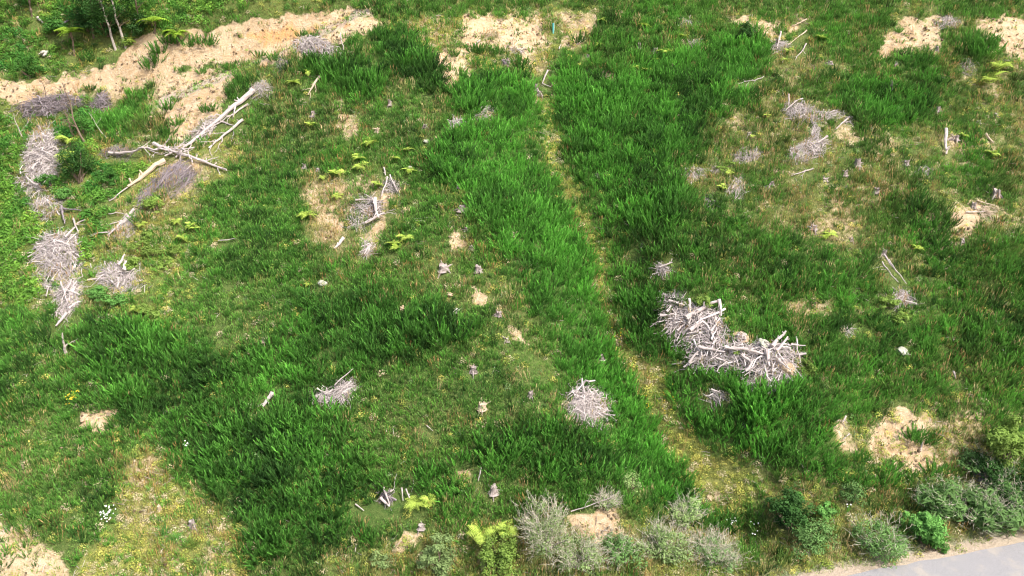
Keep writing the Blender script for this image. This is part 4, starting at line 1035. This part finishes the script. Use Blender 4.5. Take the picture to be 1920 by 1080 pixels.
shrub(1750, 1030, 1.4, 1.2, M_MIDLEAF, 'small green bush at the foot of the bright bush', leaves=1000, ls=.065, clusters=14, elong=1.8)
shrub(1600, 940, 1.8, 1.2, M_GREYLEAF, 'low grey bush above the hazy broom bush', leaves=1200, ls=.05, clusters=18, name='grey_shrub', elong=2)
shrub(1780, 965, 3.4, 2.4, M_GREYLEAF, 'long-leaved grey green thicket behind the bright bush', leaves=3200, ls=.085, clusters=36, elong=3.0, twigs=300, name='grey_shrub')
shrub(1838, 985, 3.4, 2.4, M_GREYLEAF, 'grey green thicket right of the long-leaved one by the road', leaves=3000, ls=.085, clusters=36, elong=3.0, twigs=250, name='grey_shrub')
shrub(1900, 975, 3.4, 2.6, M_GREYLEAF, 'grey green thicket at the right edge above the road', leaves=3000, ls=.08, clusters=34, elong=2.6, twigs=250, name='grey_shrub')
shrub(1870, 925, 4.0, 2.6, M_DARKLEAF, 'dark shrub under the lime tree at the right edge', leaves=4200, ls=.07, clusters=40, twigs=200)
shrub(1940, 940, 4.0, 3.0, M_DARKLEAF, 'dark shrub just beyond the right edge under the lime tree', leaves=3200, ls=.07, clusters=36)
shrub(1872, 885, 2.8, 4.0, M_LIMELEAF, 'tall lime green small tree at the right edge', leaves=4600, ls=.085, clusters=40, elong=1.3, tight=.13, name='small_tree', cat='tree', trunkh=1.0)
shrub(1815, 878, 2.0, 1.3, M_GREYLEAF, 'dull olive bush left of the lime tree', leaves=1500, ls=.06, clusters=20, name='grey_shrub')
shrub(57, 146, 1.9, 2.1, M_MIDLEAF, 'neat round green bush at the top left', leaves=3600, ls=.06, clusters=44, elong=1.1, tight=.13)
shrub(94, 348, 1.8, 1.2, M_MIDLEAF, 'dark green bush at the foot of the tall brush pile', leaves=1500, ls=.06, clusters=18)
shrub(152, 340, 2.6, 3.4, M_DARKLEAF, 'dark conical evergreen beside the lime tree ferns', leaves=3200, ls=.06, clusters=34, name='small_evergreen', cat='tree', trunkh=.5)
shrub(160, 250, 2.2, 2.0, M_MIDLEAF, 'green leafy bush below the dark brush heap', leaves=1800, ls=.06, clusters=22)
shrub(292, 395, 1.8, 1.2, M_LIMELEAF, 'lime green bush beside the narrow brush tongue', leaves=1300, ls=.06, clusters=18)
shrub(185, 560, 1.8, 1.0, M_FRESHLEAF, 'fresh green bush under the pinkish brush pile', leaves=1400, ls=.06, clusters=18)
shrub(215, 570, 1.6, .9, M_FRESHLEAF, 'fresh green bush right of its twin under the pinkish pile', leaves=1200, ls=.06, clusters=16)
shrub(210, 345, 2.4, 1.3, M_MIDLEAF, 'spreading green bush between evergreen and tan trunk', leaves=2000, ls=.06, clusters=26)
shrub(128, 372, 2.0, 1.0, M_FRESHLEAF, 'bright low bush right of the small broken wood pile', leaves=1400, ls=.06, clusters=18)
shrub(1318, 580, 1.4, 1.1, M_LIMELEAF, 'yellow green bush at the top edge of the big slash heap', leaves=900, ls=.06, clusters=14)
shrub(1513, 697, 1.2, .8, M_LIMELEAF, 'small lime bush at the right end of the big slash heap', leaves=900, ls=.06, clusters=12)
shrub(1382, 660, 1.2, .6, M_LIMELEAF, 'small weedy bush inside the big slash heap', leaves=500, ls=.06, clusters=10)
shrub(1665, 575, 1.8, .9, M_LIMELEAF, 'lime bush left of the pale twig heap on the right', leaves=1300, ls=.06, clusters=16)
shrub(1690, 600, 1.5, .8, M_LIMELEAF, 'lime weedy bush below the pale twig heap on the right', leaves=900, ls=.06, clusters=14)
shrub(1358, 320, 1.5, .8, M_LIMELEAF, 'lime bush between the left heaps on the dry slope', leaves=800, ls=.055, clusters=14)
shrub(1395, 75, 1.8, 1.8, M_DARKLEAF, 'dark bush at the top beside the bare patch', leaves=1700, ls=.06, clusters=20)
shrub(1185, 915, 1.6, 1.3, M_SAGE, 'pale seeding bush inside the bright broom near the bottom', leaves=900, ls=.05, clusters=16, name='sage_bush')
for x, y, w, l in [(262,470,1.5,'lime weedy bush highest on the left valley side'),(250,500,1.3,'lime weedy bush just above the pinkish brush pile'),(285,478,1.4,'lime weedy bush right of the highest valley side one'),
    (275,448,1.0,'small lime bush below the branchy bleached trunk'),(312,505,1.3,'lime bush at the inner edge of the plain broom'),(268,588,1.3,'lime bush left of the lower pair above the dense left broom'),(292,600,1.1,'lime bush right of the lower pair above the dense left broom'),
    (330,478,1.1,'lime bush near the three ferns left of plain broom'),(240,120-34,1.0,'lime bush under the forest trunks')]:
    shrub(x, y, w*1.2, w*.7, M_LIMELEAF, l, leaves=900, ls=.06, clusters=14, stems=4)
# forest edge at the very top left
for x, y, h, w, l, tr in [(217,92,6.5,3.2,'tree with leaning pale trunk at the forest edge',-.4),(236,88,6.2,3.0,'tree with straight pale trunk at the forest edge, right of the leaning one',-.3),(176,70,6.0,3.2,'brown trunked tree left of the pale trunks',.2),
    (196,62,6.5,3.4,'dark tree behind the two pale trunks',.0),(262,58,6.0,3.2,'dark tree right of the pale trunks at the top',.1),(60,30,6,3.5,'dark tree at the top left corner',.0)]:
    p = at(x, y); e = empty('forest_tree', p, l, 'tree'); mb = MB(); pts = bend_line([0, 0, -.2], [tr*2, .2, h*.9], 9, .03); tube(mb, pts, .13*np.linspace(1, .35, 9), 8, .5, rough=.1); mb.build('trunk', M_PALEBARK if 'pale' in l[:24] else M_BARK, parent=e)
    for i in range(6):
        m2 = MB(); b0 = pts[3+i % 5]; d = rdir(R(60), i*1.1); tube(m2, bend_line(b0, b0+d*1.3, 5, .08), [.05, .04, .03, .02, .01], 5, .5); m2.build('branch', M_BARK, parent=e)
    m3 = MB()
    for i in range(34):
        q = RNG.normal(0, 1, 3); q /= np.linalg.norm(q); c = np.array([tr*2*.9, .3, h*.68])+q*np.array([w/2, w/2, h*.27]); tb = RNG.random()
        for j in range(70):
            leafquad(m3, c+RNG.normal(0, .26, 3), RNG.normal(0, .6, 3)+[0, 0, 1], .07*(.6+.7*RNG.random()), np.clip(.1+.5*tb+.3*RNG.random(), 0, 1))
    m3.build('crown', M_DARKLEAF, parent=e); clear(p, r=.6)
for x, y, w, h, l in [(205,68,3.6,2.4,'dark undergrowth bush behind the pale trunks'),(168,58,3.0,2.0,'dark bush left of the forest trunks'),(262,66,2.6,1.8,'dark bush right of the forest trunks'),(110,62,3.0,1.4,'green bush behind the lime tree fern')]:
    shrub(x, y, w, h, M_DARKLEAF if 'dark' in l else M_MIDLEAF, l, leaves=2400, ls=.075, clusters=26)
snag(160, 268, 5.2, 'tall thin brown dead tree standing left of the broom thicket', lean=(-.9, .2), br=9, r=.10, mat=M_BARK, brl=.3)
snag(142, 262, 2.6, 'shorter grey dead tree beside the tall thin one', lean=(-.5, .1), br=6, r=.08, mat=M_BARK, brl=.45)
snag(86, 182, 1.5, 'small brown dead shrub standing on the track edge', br=6, r=.05, mat=M_BARK, brl=.6, name='dead_shrub', cat='dead shrub')
snag(45, 262, 2.4, 'pale dead sapling above the tall brush pile', lean=(-.3, 0), br=3, r=.07, brl=.4)
snag(200, 258, 2.2, 'bent pale dead sapling beside the broom thicket', lean=(-1.2, .2), br=3, r=.04, brl=.35)
snag(1765, 960, 2.2, 'bleached bare branch crown rising from the roadside thicket', br=6, r=.06, mat=M_BLEACH, brl=.5)
for x, y, l in [(310,1000,'long-leaved green grass clump among moss at bottom left'),(362,1025,'second long-leaved grass clump right of the first at bottom left'),(330,1012,'small grass clump between the two big ones at bottom left')]:
    p = at(x, y); mb = MB()
    for i in range(130): blade(mb, np.array([RNG.normal(0, .12), RNG.normal(0, .12), 0]), rdir(RNG.random()*1.0), 1.0+.4*RNG.random(), .03, .55, b=RNG.random(), seg=3)
    tag(mb.build('grass_clump', M_LIMELEAF if x == 362 else M_FRESHLEAF, loc=p), l, 'grass clump'); clear(p, r=.5)
daisies(205, 972, 16, 30, 'densest clump of white daisies at lower left')
daisies(350, 848, 8, 8, 'few white daisies at the edge of the lower left broom')
daisies(1372, 990, 9, 12, 'white daisies at the foot of the gully')
daisies(1412, 1005, 12, 6, 'sparse white daisies right of those at the gully foot')
daisies(1588, 962, 5, 3, 'pair of white daisies above the hazy grey bush')
daisies(1880, 672, 4, 3, 'white flowers in broom at the right edge')
daisies(1160, 640, 22, 14, 'yellow flowers at the gully bend', mat=M_YELLOWF, fs=.04, name='yellow_flower_patch')
daisies(1235, 765, 30, 22, 'yellow flowers along the wide gully floor', mat=M_YELLOWF, fs=.04, name='yellow_flower_patch')
daisies(140, 750, 16, 30, 'orange yellow flowers above the left clay patch', mat=M_YELLOWF, fs=.05, name='yellow_flower_patch')
# little teal marker in the broom at the gully head
p = at(1037, 62); e = empty('marker_post', p, 'small teal marker tube in broom at the top of the gully', 'marker post')
mb = MB(); tube(mb, [[0, 0, -.1], [0, 0, .9]], [.10, .10], 10, .5); mb.build('sleeve', M_TEAL, parent=e)
mb = MB(); tube(mb, [[.12, 0, -.1], [.12, 0, 1.05]], [.02, .02], 6, .5); mb.build('stake', M_TANWD, parent=e); clear((p[0], p[1]-.4), r=.5)

# single broom bushes standing apart on bare ground
BB = []
for i in range(3):
    me = broom_mesh(i, stems=22, h=1.0); me = me.copy(); me.materials.clear(); me.materials.append(M_BROOM); BB.append(me)
for k, (x, y, s, l) in enumerate([
 (264,136,1.0,'broom bush on the track edge, leftmost of the row'),(284,158,1.0,'broom bush on the fill slope lip below the leftmost'),(296,150,1.1,'second broom bush along the fill slope lip'),(306,140,1.1,'third broom bush along the fill slope lip'),
 (323,131,.9,'broom bush in the middle of the track row'),(336,127,1.0,'broom bush right of the middle of the track row'),(360,121,1.0,'broom bush further right in the track row'),(377,117,.9,'broom bush near the right end of the track row'),
 (397,114,1.0,'fullest broom bush near the right end of the track row'),(432,112,.7,'last small broom bush of the track row'),
 (315,208,.9,'small broom bush alone on the clay fill slope'),(329,192,.5,'tiny dark bush above the lone broom on the clay'),(385,212,.7,'left one of two small bushes low on the clay slope'),(398,210,.6,'right one of two small bushes low on the clay slope'),
 (315,258,.9,'broom bush at the foot of the clay slope'),(332,236,.8,'grassy broom bush above the clay slope foot'),(488,110,.7,'small bush on the track beside the brow'),(517,116,.8,'broom bush on the track left of the brow slash pile'),
 (564,70,.7,'broom bush above the left end of the brow slash pile'),(585,74,.7,'broom bush above the middle of the brow slash pile'),
 (975,132,1.2,'dark round broom bush on the sand left of the gully'),(935,104,.9,'broom bush in the middle of the sandy patch'),(902,103,.9,'right broom bush of the sandy patch pair'),(888,100,.8,'left broom bush of the sandy patch pair'),
 (897,128,.9,'broom bush at the bottom of the sandy patch'),(852,108,.6,'small bush at the left of the sandy patch'),(845,134,.6,'small bush on the tan strip'),(1083,82,1.0,'round broom bush on the clay strip near the top'),
 (1640,54,1.1,'broom bush left of the top right clay bank'),(1860,100,1.4,'large broom bush at the upper right corner'),(1846,88,1.1,'broom bush behind the large one at the upper right corner'),
 (1712,826,.9,'left broom bush inside the lower right clay scar'),(1722,828,.8,'middle broom bush inside the lower right clay scar'),(1735,832,.9,'right broom bush inside the lower right clay scar'),(1750,893,1.0,'bright broom bush below the lower right clay scar')]):
    o = bpy.data.objects.new('broom_bush', BB[k % 3]); scene.collection.objects.link(o); p = at(x, y); o.location = p; o.rotation_euler = (0, 0, RNG.random()*6); o.scale = (s*1.9, s*1.9, s*1.4)
    tag(o, l, 'broom bush', 'broom bushes standing apart on bare ground'); clear(p, r=.4)

# ------------------------------------------------------------------ hillside, road
def axis(lo, hi, step, far_lo, far_hi):
    a = list(np.arange(lo, hi, step)); s = step; v = lo
    left = []
    while v > far_lo: s *= 1.18; v -= s; left.append(v)
    s = step; v = a[-1]; right = []
    while v < far_hi: s *= 1.18; v += s; right.append(v)
    return np.array(left[::-1]+a+right)
xs = axis(-66, 66, .17, -420, 420); ys = axis(27, 96, .17, -260, 420)
X, Y = np.meshgrid(xs, ys); X1 = X.ravel(); Y1 = Y.ravel(); Z1 = height(X1, Y1)
C = cover(X1, Y1, Z1)
Z1 = Z1 + C['soil']*(.14*fbm(X1/1.0, Y1/1.0, 71, 3)+.05*noise(X1/.35, Y1/.35, 75)+.12*noise(X1/.6+.8*noise(X1, Y1, 79), Y1/4.0, 77)*np.clip(C['org']*3, 0, 1))*(road_s(X1, Y1) > 1)
nx, ny = len(xs), len(ys); ii = np.arange(nx*ny).reshape(ny, nx)
quads = np.stack([ii[:-1, :-1], ii[:-1, 1:], ii[1:, 1:], ii[1:, :-1]], -1).reshape(-1, 4)
me = bpy.data.meshes.new('hillside'); me.vertices.add(nx*ny); me.vertices.foreach_set('co', np.c_[X1, Y1, Z1].astype(np.float32).ravel())
me.loops.add(quads.size); me.loops.foreach_set('vertex_index', quads.astype(np.int32).ravel()); me.polygons.add(len(quads))
me.polygons.foreach_set('loop_start', np.arange(0, quads.size, 4, dtype=np.int32)); me.update(calc_edges=True)
me.polygons.foreach_set('use_smooth', [True]*len(quads))
dT, sT, pT = seg_info(TRACK, X1, Y1); trk = (1-sstep(1.1, 1.7, dT))*(1-sstep(.84, .95, pT))*sstep(.3, .45, C['soil'])
rs = road_s(X1, Y1); verge = np.clip((1-sstep(.5, 1.6, rs))*(rs > -8), 0, 1)
a = me.attributes.new('cov', 'FLOAT_COLOR', 'POINT'); a.data.foreach_set('color', np.c_[C['soil'], np.clip(C['dry'], 0, 1), C['weed'], np.ones(nx*ny)].astype(np.float32).ravel())
a = me.attributes.new('cov2', 'FLOAT_COLOR', 'POINT'); a.data.foreach_set('color', np.c_[C['org'], np.zeros(nx*ny), np.maximum(trk*.8, verge*.8), np.ones(nx*ny)].astype(np.float32).ravel())
me.materials.append(M_GROUND); o = bpy.data.objects.new('hillside', me); scene.collection.objects.link(o); tag(o, kind='structure')
# road sheet just above its bed
mb = MB(); mr, _nt, _b = new_mat('worn_asphalt'); g = nd(_nt, 'ShaderNodeNewGeometry').outputs['Position']
a1 = noise_n(_nt, 26, 3, .8, g); a2 = noise_n(_nt, .7, 4, .6, g)
col = mixc(_nt, ramp(_nt, a1, .3, .7), (.15, .15, .155), (.36, .355, .37)); col = mixc(_nt, mth(_nt, 'MULTIPLY', ramp(_nt, a2, .5, .65), .4), col, (.42, .37, .30)); _nt.links.new(col, _b.inputs['Base Color'])
bp = nd(_nt, 'ShaderNodeBump'); bp.inputs['Strength'].default_value = .4; bp.inputs['Distance'].default_value = .02; _nt.links.new(a1, bp.inputs['Height']); _nt.links.new(bp.outputs[0], _b.inputs['Normal'])
T = np.arange(-150, 150, 1.0); vs = []
for t in T:
    for s in (-6.0, -4, -2, -.15+.12*float(noise(t*.9, 3.3, 81))):
        q = RA+RDIR*t+RNOR*s; vs.append((q[0], q[1], float(height(q[0], q[1]))+.03 if s > -1 else ROADZ+.03))
fs = [(i*4+j, i*4+4+j, i*4+5+j, i*4+1+j)[::-1] for i in range(len(T)-1) for j in range(3)]
mb.add(vs, fs); tag(mb.build('road', mr), kind='structure')

# ------------------------------------------------------------------ undergrowth
def candidates(step, jit=.5, x0=-88, x1=88, y0=29, y1=108):
    gx, gy = np.meshgrid(np.arange(x0, x1, step), np.arange(y0, y1, step*.85)); gx = gx.ravel(); gy = gy.ravel()
    x = gx+RNG.uniform(-jit, jit, len(gx))*step; y = gy+RNG.uniform(-jit, jit, len(gx))*step; z = height(x, y)
    u, v, d = project(x, y, z); m = (u > -480) & (u < 2400) & (v > -260) & (v < 1500) & (road_s(x, y) > .2)
    return x[m], y[m], z[m]
E = np.array(EXCL)
def excl_mask(x, y, scale=1.0):
    m = np.zeros(len(x), bool)
    for ax, ay, bx, by, r in E:
        r = r*scale; i = np.nonzero((x > min(ax, bx)-r) & (x < max(ax, bx)+r) & (y > min(ay, by)-r) & (y < max(ay, by)+r))[0]
        if len(i) == 0: continue
        ex, ey = bx-ax, by-ay; L2 = ex*ex+ey*ey+1e-9; t = np.clip(((x[i]-ax)*ex+(y[i]-ay)*ey)/L2, 0, 1)
        m[i] |= np.hypot(x[i]-ax-t*ex, y[i]-ay-t*ey) < r
    return m
def lerp(a, b, t): return np.array(a)[None]*(1-t[:, None])+np.array(b)[None]*t[:, None]
def rots(n, tilt=.12):
    return np.c_[RNG.normal(0, tilt, n), RNG.normal(0, tilt, n), RNG.random(n)*6.283]

# broom thicket
coll = proto_collection('broom_forms', [broom_mesh(i, stems=12+2*(i % 3), h=1.0) for i in range(7)])
x, y, z = candidates(.45); C = cover(x, y, z); keep = (RNG.random(len(x)) < np.clip(C['broom']*1.1, 0, 1)) & ~excl_mask(x, y, 1.15) & (C['broom'] > .04)
x, y, z = x[keep], y[keep], z[keep]; C = {k: v[keep] for k, v in C.items()}; n = len(x)
hn = 1+.35*fbm(x/3.0, y/3.0, 91, 3); sc = np.clip(C['bh'], .3, 1.2)*hn*(.55+.95*RNG.random(n)**1.3)*1.02
hue = np.clip(C['hue']+.6*fbm(x/4.0, y/4.0, 95, 3)+.3*noise(x/1.3, y/1.3, 98)+RNG.normal(0, .26, n), 0, 1.15)
tint = lerp((.045, .12, .03), (.165, .45, .07), hue); og = np.clip(.45*C['dry']*(RNG.random(n)), 0, .5); tint = tint*(1-og[:, None])+np.array([.34, .35, .11])*og[:, None]
gy = np.clip(C['grey'], 0, 1)*.45; tint = tint*(1-gy[:, None])+np.array([.10, .20, .07])*gy[:, None]
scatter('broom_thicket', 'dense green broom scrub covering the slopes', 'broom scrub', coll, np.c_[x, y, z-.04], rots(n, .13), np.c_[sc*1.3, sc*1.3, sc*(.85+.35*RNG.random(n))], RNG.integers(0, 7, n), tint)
print('broom', n)
coll = proto_collection('young_broom_forms', [broom_mesh(i, stems=9, h=.5) for i in range(5)])
x, y, z = candidates(.34); C = cover(x, y, z); keep = (RNG.random(len(x)) < C['broom']*1.1*(1-sstep(.6, .9, C['bh']))) & ~excl_mask(x, y, .8)
x, y, z = x[keep], y[keep], z[keep]; C = {k: v[keep] for k, v in C.items()}; n = len(x)
hue = np.clip(C['hue']+.5*fbm(x/3.0, y/3.0, 96, 3)+RNG.normal(0, .25, n), 0, 1); tint = lerp((.09, .24, .055), (.26, .56, .10), hue)
gy = np.clip(C['grey']*.8+C['dry']*.9*RNG.random(n), 0, 1)[:, None]*.75; tint = tint*(1-gy)+np.array([.36, .45, .18])*gy
sc = .6+.7*RNG.random(n)
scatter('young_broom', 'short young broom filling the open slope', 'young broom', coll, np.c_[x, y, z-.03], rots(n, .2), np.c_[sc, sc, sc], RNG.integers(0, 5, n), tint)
# low grass
coll = proto_collection('grass_forms', [grass_mesh(20, .42, .036, .6, .35, .24) for i in range(5)])
x, y, z = candidates(.31); C = cover(x, y, z); keep = (RNG.random(len(x)) < C['low']*.95) & ~excl_mask(x, y, .55)
x, y, z = x[keep], y[keep], z[keep]; C = {k: v[keep] for k, v in C.items()}; n = len(x)
t = RNG.random(n); tint = lerp((.14, .32, .065), (.32, .54, .12), t); dd = np.clip(C['dry']*.8*RNG.random(n)*1.3, 0, 1); tint = tint*(1-dd[:, None])+lerp((.46, .36, .15), (.64, .56, .32), RNG.random(n))*dd[:, None]
gg = np.clip(C['grey']*(.4+.6*RNG.random(n)), 0, 1); tint = tint*(1-gg[:, None])+np.array([.17, .25, .12])*gg[:, None]
sc = (.7+.6*RNG.random(n))
scatter('low_grass', 'short olive and green grass between the broom', 'grass', coll, np.c_[x, y, z-.02], rots(n, .2), np.c_[sc, sc, sc], RNG.integers(0, 5, n), tint)
# dry stalks
coll = proto_collection('stalk_forms', [stalk_mesh(9, .8) for i in range(5)])
x, y, z = candidates(.5); C = cover(x, y, z); keep = (RNG.random(len(x)) < np.clip(C['dry']*(.68+1.0*fbm(x/1.8, y/1.8, 103, 2))*(1-.6*(C['soil'] > .75)), 0, .9)) & ~excl_mask(x, y, .7)
x, y, z = x[keep], y[keep], z[keep]; C = {k: v[keep] for k, v in C.items()}; n = len(x)
t = np.clip(RNG.random(n)*.8+.4*fbm(x/3, y/3, 101, 2), 0, 1); tint = lerp((.46, .28, .11), (.62, .54, .29), t); g2 = RNG.random(n) < .45; tint[g2] = tint[g2]*.35+np.array([.16, .26, .05])*.75
sc = (.7+.7*RNG.random(n))
scatter('dry_grass', 'straw and rust coloured dry grass stalks', 'dry grass', coll, np.c_[x, y, z-.02], rots(n, .15), np.c_[sc, sc, sc], RNG.integers(0, 5, n), tint)
# yellow green weeds and moss
coll = proto_collection('weed_forms', [leafy_mesh(70, .32, .34, .035) for i in range(5)])
x, y, z = candidates(.31); C = cover(x, y, z); keep = (RNG.random(len(x)) < C['weed']*.75) & ~excl_mask(x, y, .5)
x, y, z = x[keep], y[keep], z[keep]; C = {k: v[keep] for k, v in C.items()}; n = len(x)
t = np.clip(.5+.7*fbm(x/1.8, y/1.8, 111, 2)+RNG.normal(0, .2, n), 0, 1); tint = lerp((.30, .40, .08), (.68, .62, .17), t); sc = .6+.7*RNG.random(n)
tn = RNG.random(n) < .30+.3*fbm(x/1.2, y/1.2, 113, 2); tint[tn] = np.array([.66, .57, .38])
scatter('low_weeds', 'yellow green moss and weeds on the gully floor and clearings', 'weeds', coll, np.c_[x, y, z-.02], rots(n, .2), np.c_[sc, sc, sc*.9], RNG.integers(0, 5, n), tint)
# lush undergrowth of the left valley
coll = proto_collection('undergrowth_forms', [leafy_mesh(110, .5, .5, .06) for i in range(5)])
x, y, z = candidates(.6); C = cover(x, y, z); keep = (RNG.random(len(x)) < C['lush']*.85) & ~excl_mask(x, y, .9)
x, y, z = x[keep], y[keep], z[keep]; C = {k: v[keep] for k, v in C.items()}; n = len(x)
t = np.clip(.5+.8*fbm(x/3, y/3, 121, 2)+RNG.normal(0, .15, n), 0, 1); tint = lerp((.06, .22, .04), (.22, .42, .06), t); gk = np.clip(C['grey']*1.1*RNG.random(n), 0, 1)[:, None]; tint = tint*(1-gk)+np.array([.25, .31, .17])*gk; sc = .7+.8*RNG.random(n)
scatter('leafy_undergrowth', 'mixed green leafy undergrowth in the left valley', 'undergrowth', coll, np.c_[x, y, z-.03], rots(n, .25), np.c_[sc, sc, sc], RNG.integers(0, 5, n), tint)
# pale leafy herbs in matt grey green areas
coll = proto_collection('herb_forms', [leafy_mesh(46, .28, .34, .035) for i in range(5)])
x, y, z = candidates(.5); C = cover(x, y, z); keep = (RNG.random(len(x)) < np.clip(C['grey']*.75+.05, 0, 1)*(C['soil'] < .7)) & ~excl_mask(x, y, .9)
x, y, z = x[keep], y[keep], z[keep]; n = len(x); t = RNG.random(n); tint = lerp((.14, .28, .09), (.30, .42, .20), t); sc = .6+.7*RNG.random(n)
scatter('grey_green_herbs', 'matt grey green herbs between the broom', 'herbs', coll, np.c_[x, y, z-.02], rots(n, .25), np.c_[sc, sc, sc], RNG.integers(0, 5, n), tint)
# twig litter, clods
coll = proto_collection('twig_forms', [twig_mesh(4) for i in range(6)])
x, y, z = candidates(.8); C = cover(x, y, z); keep = RNG.random(len(x)) < np.clip(.10+.28*C['soil']*(C['org'] < .4)+.18*C['dry'], 0, 1)*(1-.85*(C['broom'] > .9))
keep &= road_s(x, y) > 1.5; x, y, z = x[keep], y[keep], z[keep]; n = len(x); t = RNG.random(n); tint = lerp((.22, .17, .14), (.60, .54, .52), t); sc = .6+.8*RNG.random(n)
scatter('twig_litter', 'fallen twigs strewn over the slope', 'twigs', coll, np.c_[x, y, z+.01], np.c_[RNG.normal(0, .1, n), RNG.normal(0, .1, n), RNG.normal(0, .6, n)], np.c_[sc, sc, sc], RNG.integers(0, 6, n), tint)
coll = proto_collection('clod_forms', [clod_mesh() for i in range(6)])
x, y, z = candidates(.42); C = cover(x, y, z); keep = (RNG.random(len(x)) < C['soil']**2*.4) & (road_s(x, y) > .5); x, y, z = x[keep], y[keep], z[keep]; n = len(x)
t = RNG.random(n); tint = lerp((.38, .27, .16), (.66, .54, .38), t); og = C['org'][keep]; tint = tint*(1-.6*og[:, None])+np.array([.56, .29, .10])*.6*og[:, None]; sc = .5+1.0*RNG.random(n)**2
scatter('clay_clods', 'loose clay clods on the bare ground', 'clods', coll, np.c_[x, y, z], rots(n, .4), np.c_[sc, sc, sc], RNG.integers(0, 6, n), tint)
